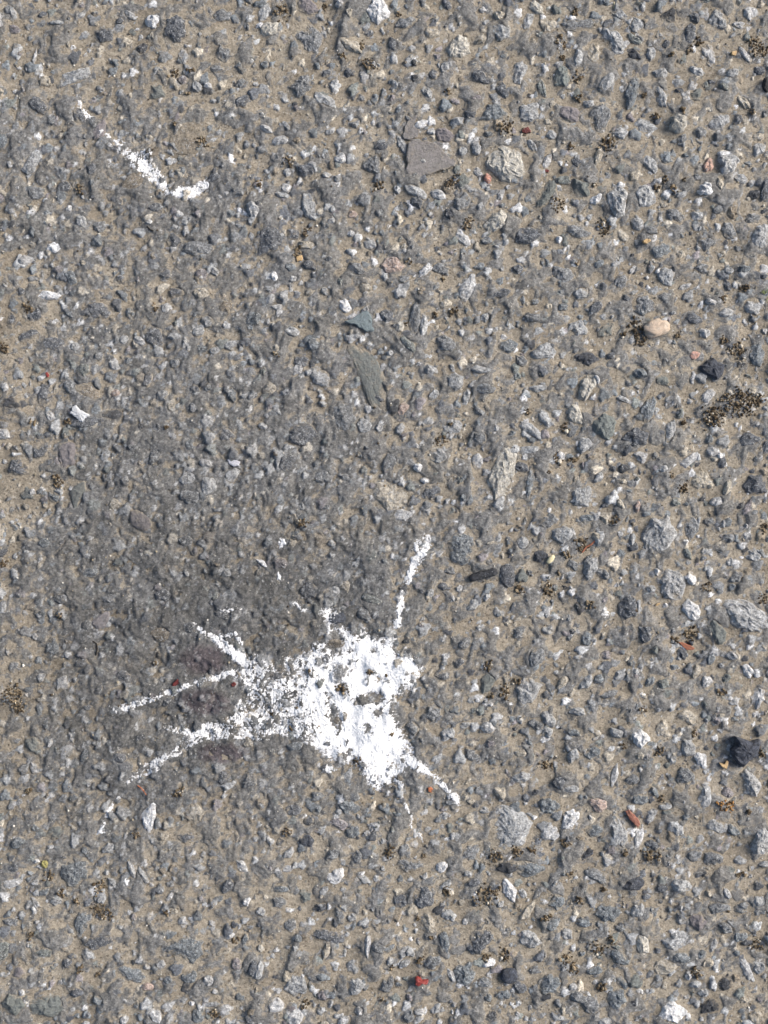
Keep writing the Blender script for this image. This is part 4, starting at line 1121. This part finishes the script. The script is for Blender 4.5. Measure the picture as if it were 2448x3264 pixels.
traced('leaf_fragment', tpts('I', (1078, 842), (1112, 846), (1150, 862), (1182, 882), (1168, 892), (1128, 893), (1104, 872)), .0006, M_BROWN, (.3, .12, .07), None, seed=59, label='red-brown pointed leaf sliver beside crumbs at the right', cat='leaf', tilt=(.10, .05), lift=.0004)
traced('leaf_fragment', tpts('E', (262, 8), (278, 0), (298, -4), (304, 14), (298, 36), (284, 34), (268, 40), (264, 24)), .0006, M_TAN, (.5, .33, .14), None, seed=60, label='tan ragged leaf bit in the upper middle of the asphalt', cat='leaf', lift=.0004)
traced('leaf_fragment', tpts('I', (1334, 1618), (1352, 1622), (1368, 1630), (1382, 1606), (1394, 1610), (1392, 1636), (1386, 1660), (1366, 1654), (1346, 1640)), .0006, M_TAN, (.5, .33, .14), None, seed=61, label='tan heart-shaped leaf bit left of the large blue-black chip', cat='leaf', lift=.0004)
traced('leaf_fragment', tpts('I', (925, 604), (938, 592), (958, 588), (954, 600), (936, 608)), .0005, M_TAN, (.5, .33, .14), None, seed=62, label='tiny tan leaf grain left of the long pale stone at the right edge', cat='leaf', lift=.0004)
traced('wood_chip', tpts('C', (836, 1572), (858, 1556), (886, 1560), (888, 1572), (862, 1590), (842, 1586)), .0012, M_TAN, (.5, .33, .14), None, seed=63, label='small tan wood chip in the upper right, below the speckled stones', cat='wood chip')
traced('wood_chip', tpts('C', (1416, 342), (1450, 334), (1452, 358), (1438, 368), (1418, 364)), .0012, M_TAN, (.5, .36, .18), None, seed=64, label='small square tan wood chip in the top right corner area', cat='wood chip')
traced('orange_flake', tpts('K', (1112, 125), (1130, 118), (1148, 132), (1142, 140), (1128, 140), (1140, 156), (1118, 152)), .0008, M_ORANGE, (.4, .14, .05), None, seed=65, label='orange curled flake beside the lower right streak of the large splatter', cat='flake')
traced('rust_chip', tpts('L', (730, 275), (752, 265), (778, 290), (812, 320), (828, 360), (812, 385), (785, 355), (755, 325)), .0014, M_RUST, (.2, .09, .07), None, seed=66, label='long rust-red chip lying in the lower right', cat='chip', dome=.2)


def tube(name, pts, rad, mat, label, cat, seed=1, seg=7, wob=.12, lift=.6, tintc=None, groove=0.):
    """bent stalk following the ground"""
    r = np.random.default_rng(seed)
    P = np.array([[gx(a), gy(b)] for a, b in pts])
    tt = np.linspace(0, len(P) - 1, 5 * (len(P) - 1) + 1)
    Q = np.stack([np.interp(tt, np.arange(len(P)), P[:, k]) for k in (0, 1)], 1)
    zg = ground_h(Q[:, 0], Q[:, 1]); zs = np.full(len(Q), zg.mean()) * .6 + .4 * zg + rad * lift
    n = len(Q); V = []
    d = np.gradient(Q, axis=0); d /= np.linalg.norm(d, axis=1)[:, None]
    for i in range(n):
        e = min(i, n - 1 - i); rr = rad * (.55 if e == 0 else .9 if e == 1 else 1) * (1 + r.normal(0, wob * .5))
        for k in range(seg):
            a = 2 * math.pi * k / seg; q = rr * (1 + groove * (k % 2) * -1 + r.normal(0, wob * .3))
            V.append((Q[i, 0] - d[i, 1] * math.cos(a) * q, Q[i, 1] + d[i, 0] * math.cos(a) * q, zs[i] + math.sin(a) * q))
    V += [(*Q[0], zs[0]), (*Q[-1], zs[-1])]
    c0 = np.array([*Q[n // 2], zs[n // 2]]); V = np.array(V) - c0
    j = np.arange(seg); jn = (j + 1) % seg
    quads = np.concatenate([np.stack([i * seg + j, (i + 1) * seg + j, (i + 1) * seg + jn, i * seg + jn], 1) for i in range(n - 1)])
    tris = np.concatenate([np.stack([j, jn, np.full(seg, n * seg)], 1), np.stack([(n - 1) * seg + jn, (n - 1) * seg + j, np.full(seg, n * seg + 1)], 1)])
    me = make_mesh(name, V, [quads, tris], mat, tintc or (.1, .1, .1), np.full(len(V), -.3), True)
    return add_obj(name, me, None, label, cat, loc=tuple(c0))


tube('twig', tpts('I', (450, 265), (478, 228), (510, 210), (540, 180)), 6 / TS * S, M_BROWN, 'short red-brown twig lying across a pocket of soil crumbs', 'twig', 71)
tube('charred_stick', tpts('H', (1380, 436), (1440, 415), (1500, 398), (1562, 384)), 27 / TS * S, M_STICK, 'short charred black stick right of the large splatter', 'stick', 72, 10, .12, .25, (.040, .043, .052), groove=.18)
tube('fibre', tpts('J', (890, 112), (915, 128), (935, 152), (952, 176)), 3.2 / TS * S, M_ORANGE, 'thin orange fibre below the tip of the lowest left streak', 'fibre', 73)
tube('twig', tpts('A', (955, 1468), (975, 1490), (998, 1500)), 4.5 / TS * S, M_TWIG, 'tiny curved black twig below the smaller splatter', 'twig', 74)
tube('twig', tpts('G', (600, 835), (625, 852), (632, 885), (622, 930)), 4.5 / TS * S, M_TWIG, 'thin arched black twig on the dark left side', 'twig', 75)
tube('straw', tpts('C', (662, 15), (660, 60)), 4 / TS * S, M_HUSK, 'short pale straw bit at the top edge', 'straw', 76)
loose('seed_husk', 'I', 248, 306, 70, 34, 1.6, 50, M_HUSK, (.5, .45, .3), 'pale oval seed husk beside a small dark stone', 'seed', 77, lump=.06, sink=.1, shape=lambda d: 1 - .12 * np.exp(-(d[:, 1] / .12) ** 2) * (d[:, 2] > 0))
loose('moss_tuft', 'J', 290, 622, 44, 44, 1.6, 0, M_MOSS, (.3, .3, .05), 'tiny yellow moss cushion at the left, low in the picture', 'moss', 78, lump=.4, smooth_sh=False)


def grass(t, u, v, n, label, seed):
    r = np.random.default_rng(seed); V, F = [], []
    px, py = tp(t, u, v); x0, y0 = gx(px), gy(py); g = float(ground_h(x0, y0)[0])
    for k in range(n):
        th = r.uniform(2.0, 4.2); Lb = r.uniform(2.5, 5) * MM; w = .00022
        bx, by = r.normal(0, .0012, 2); b0 = len(V)
        for i in range(5):
            f = i / 4; ww = w * (1 - .85 * f); z = .0022 * math.sin(f * 2.2) + .0003
            x, y = bx + math.cos(th) * Lb * f, by + math.sin(th) * Lb * f
            for sgn, dz in ((-1, 0), (1, 0), (0, .00012)):
                V.append((x - math.sin(th) * ww * sgn, y + math.cos(th) * ww * sgn, z + dz))
        for i in range(4):
            for k2 in range(3):
                a = b0 + i * 3 + k2; b = b0 + i * 3 + (k2 + 1) % 3
                F.append((a, b, b + 3, a + 3))
    me = make_mesh('grass_tuft', np.array(V), np.array(F), M_GRASS)
    return add_obj('grass_tuft', me, None, label, 'grass', loc=(x0, y0, g))


grass('F', 1650, 250, 9, 'tiny green grass tuft at the right edge, upper part', 81)
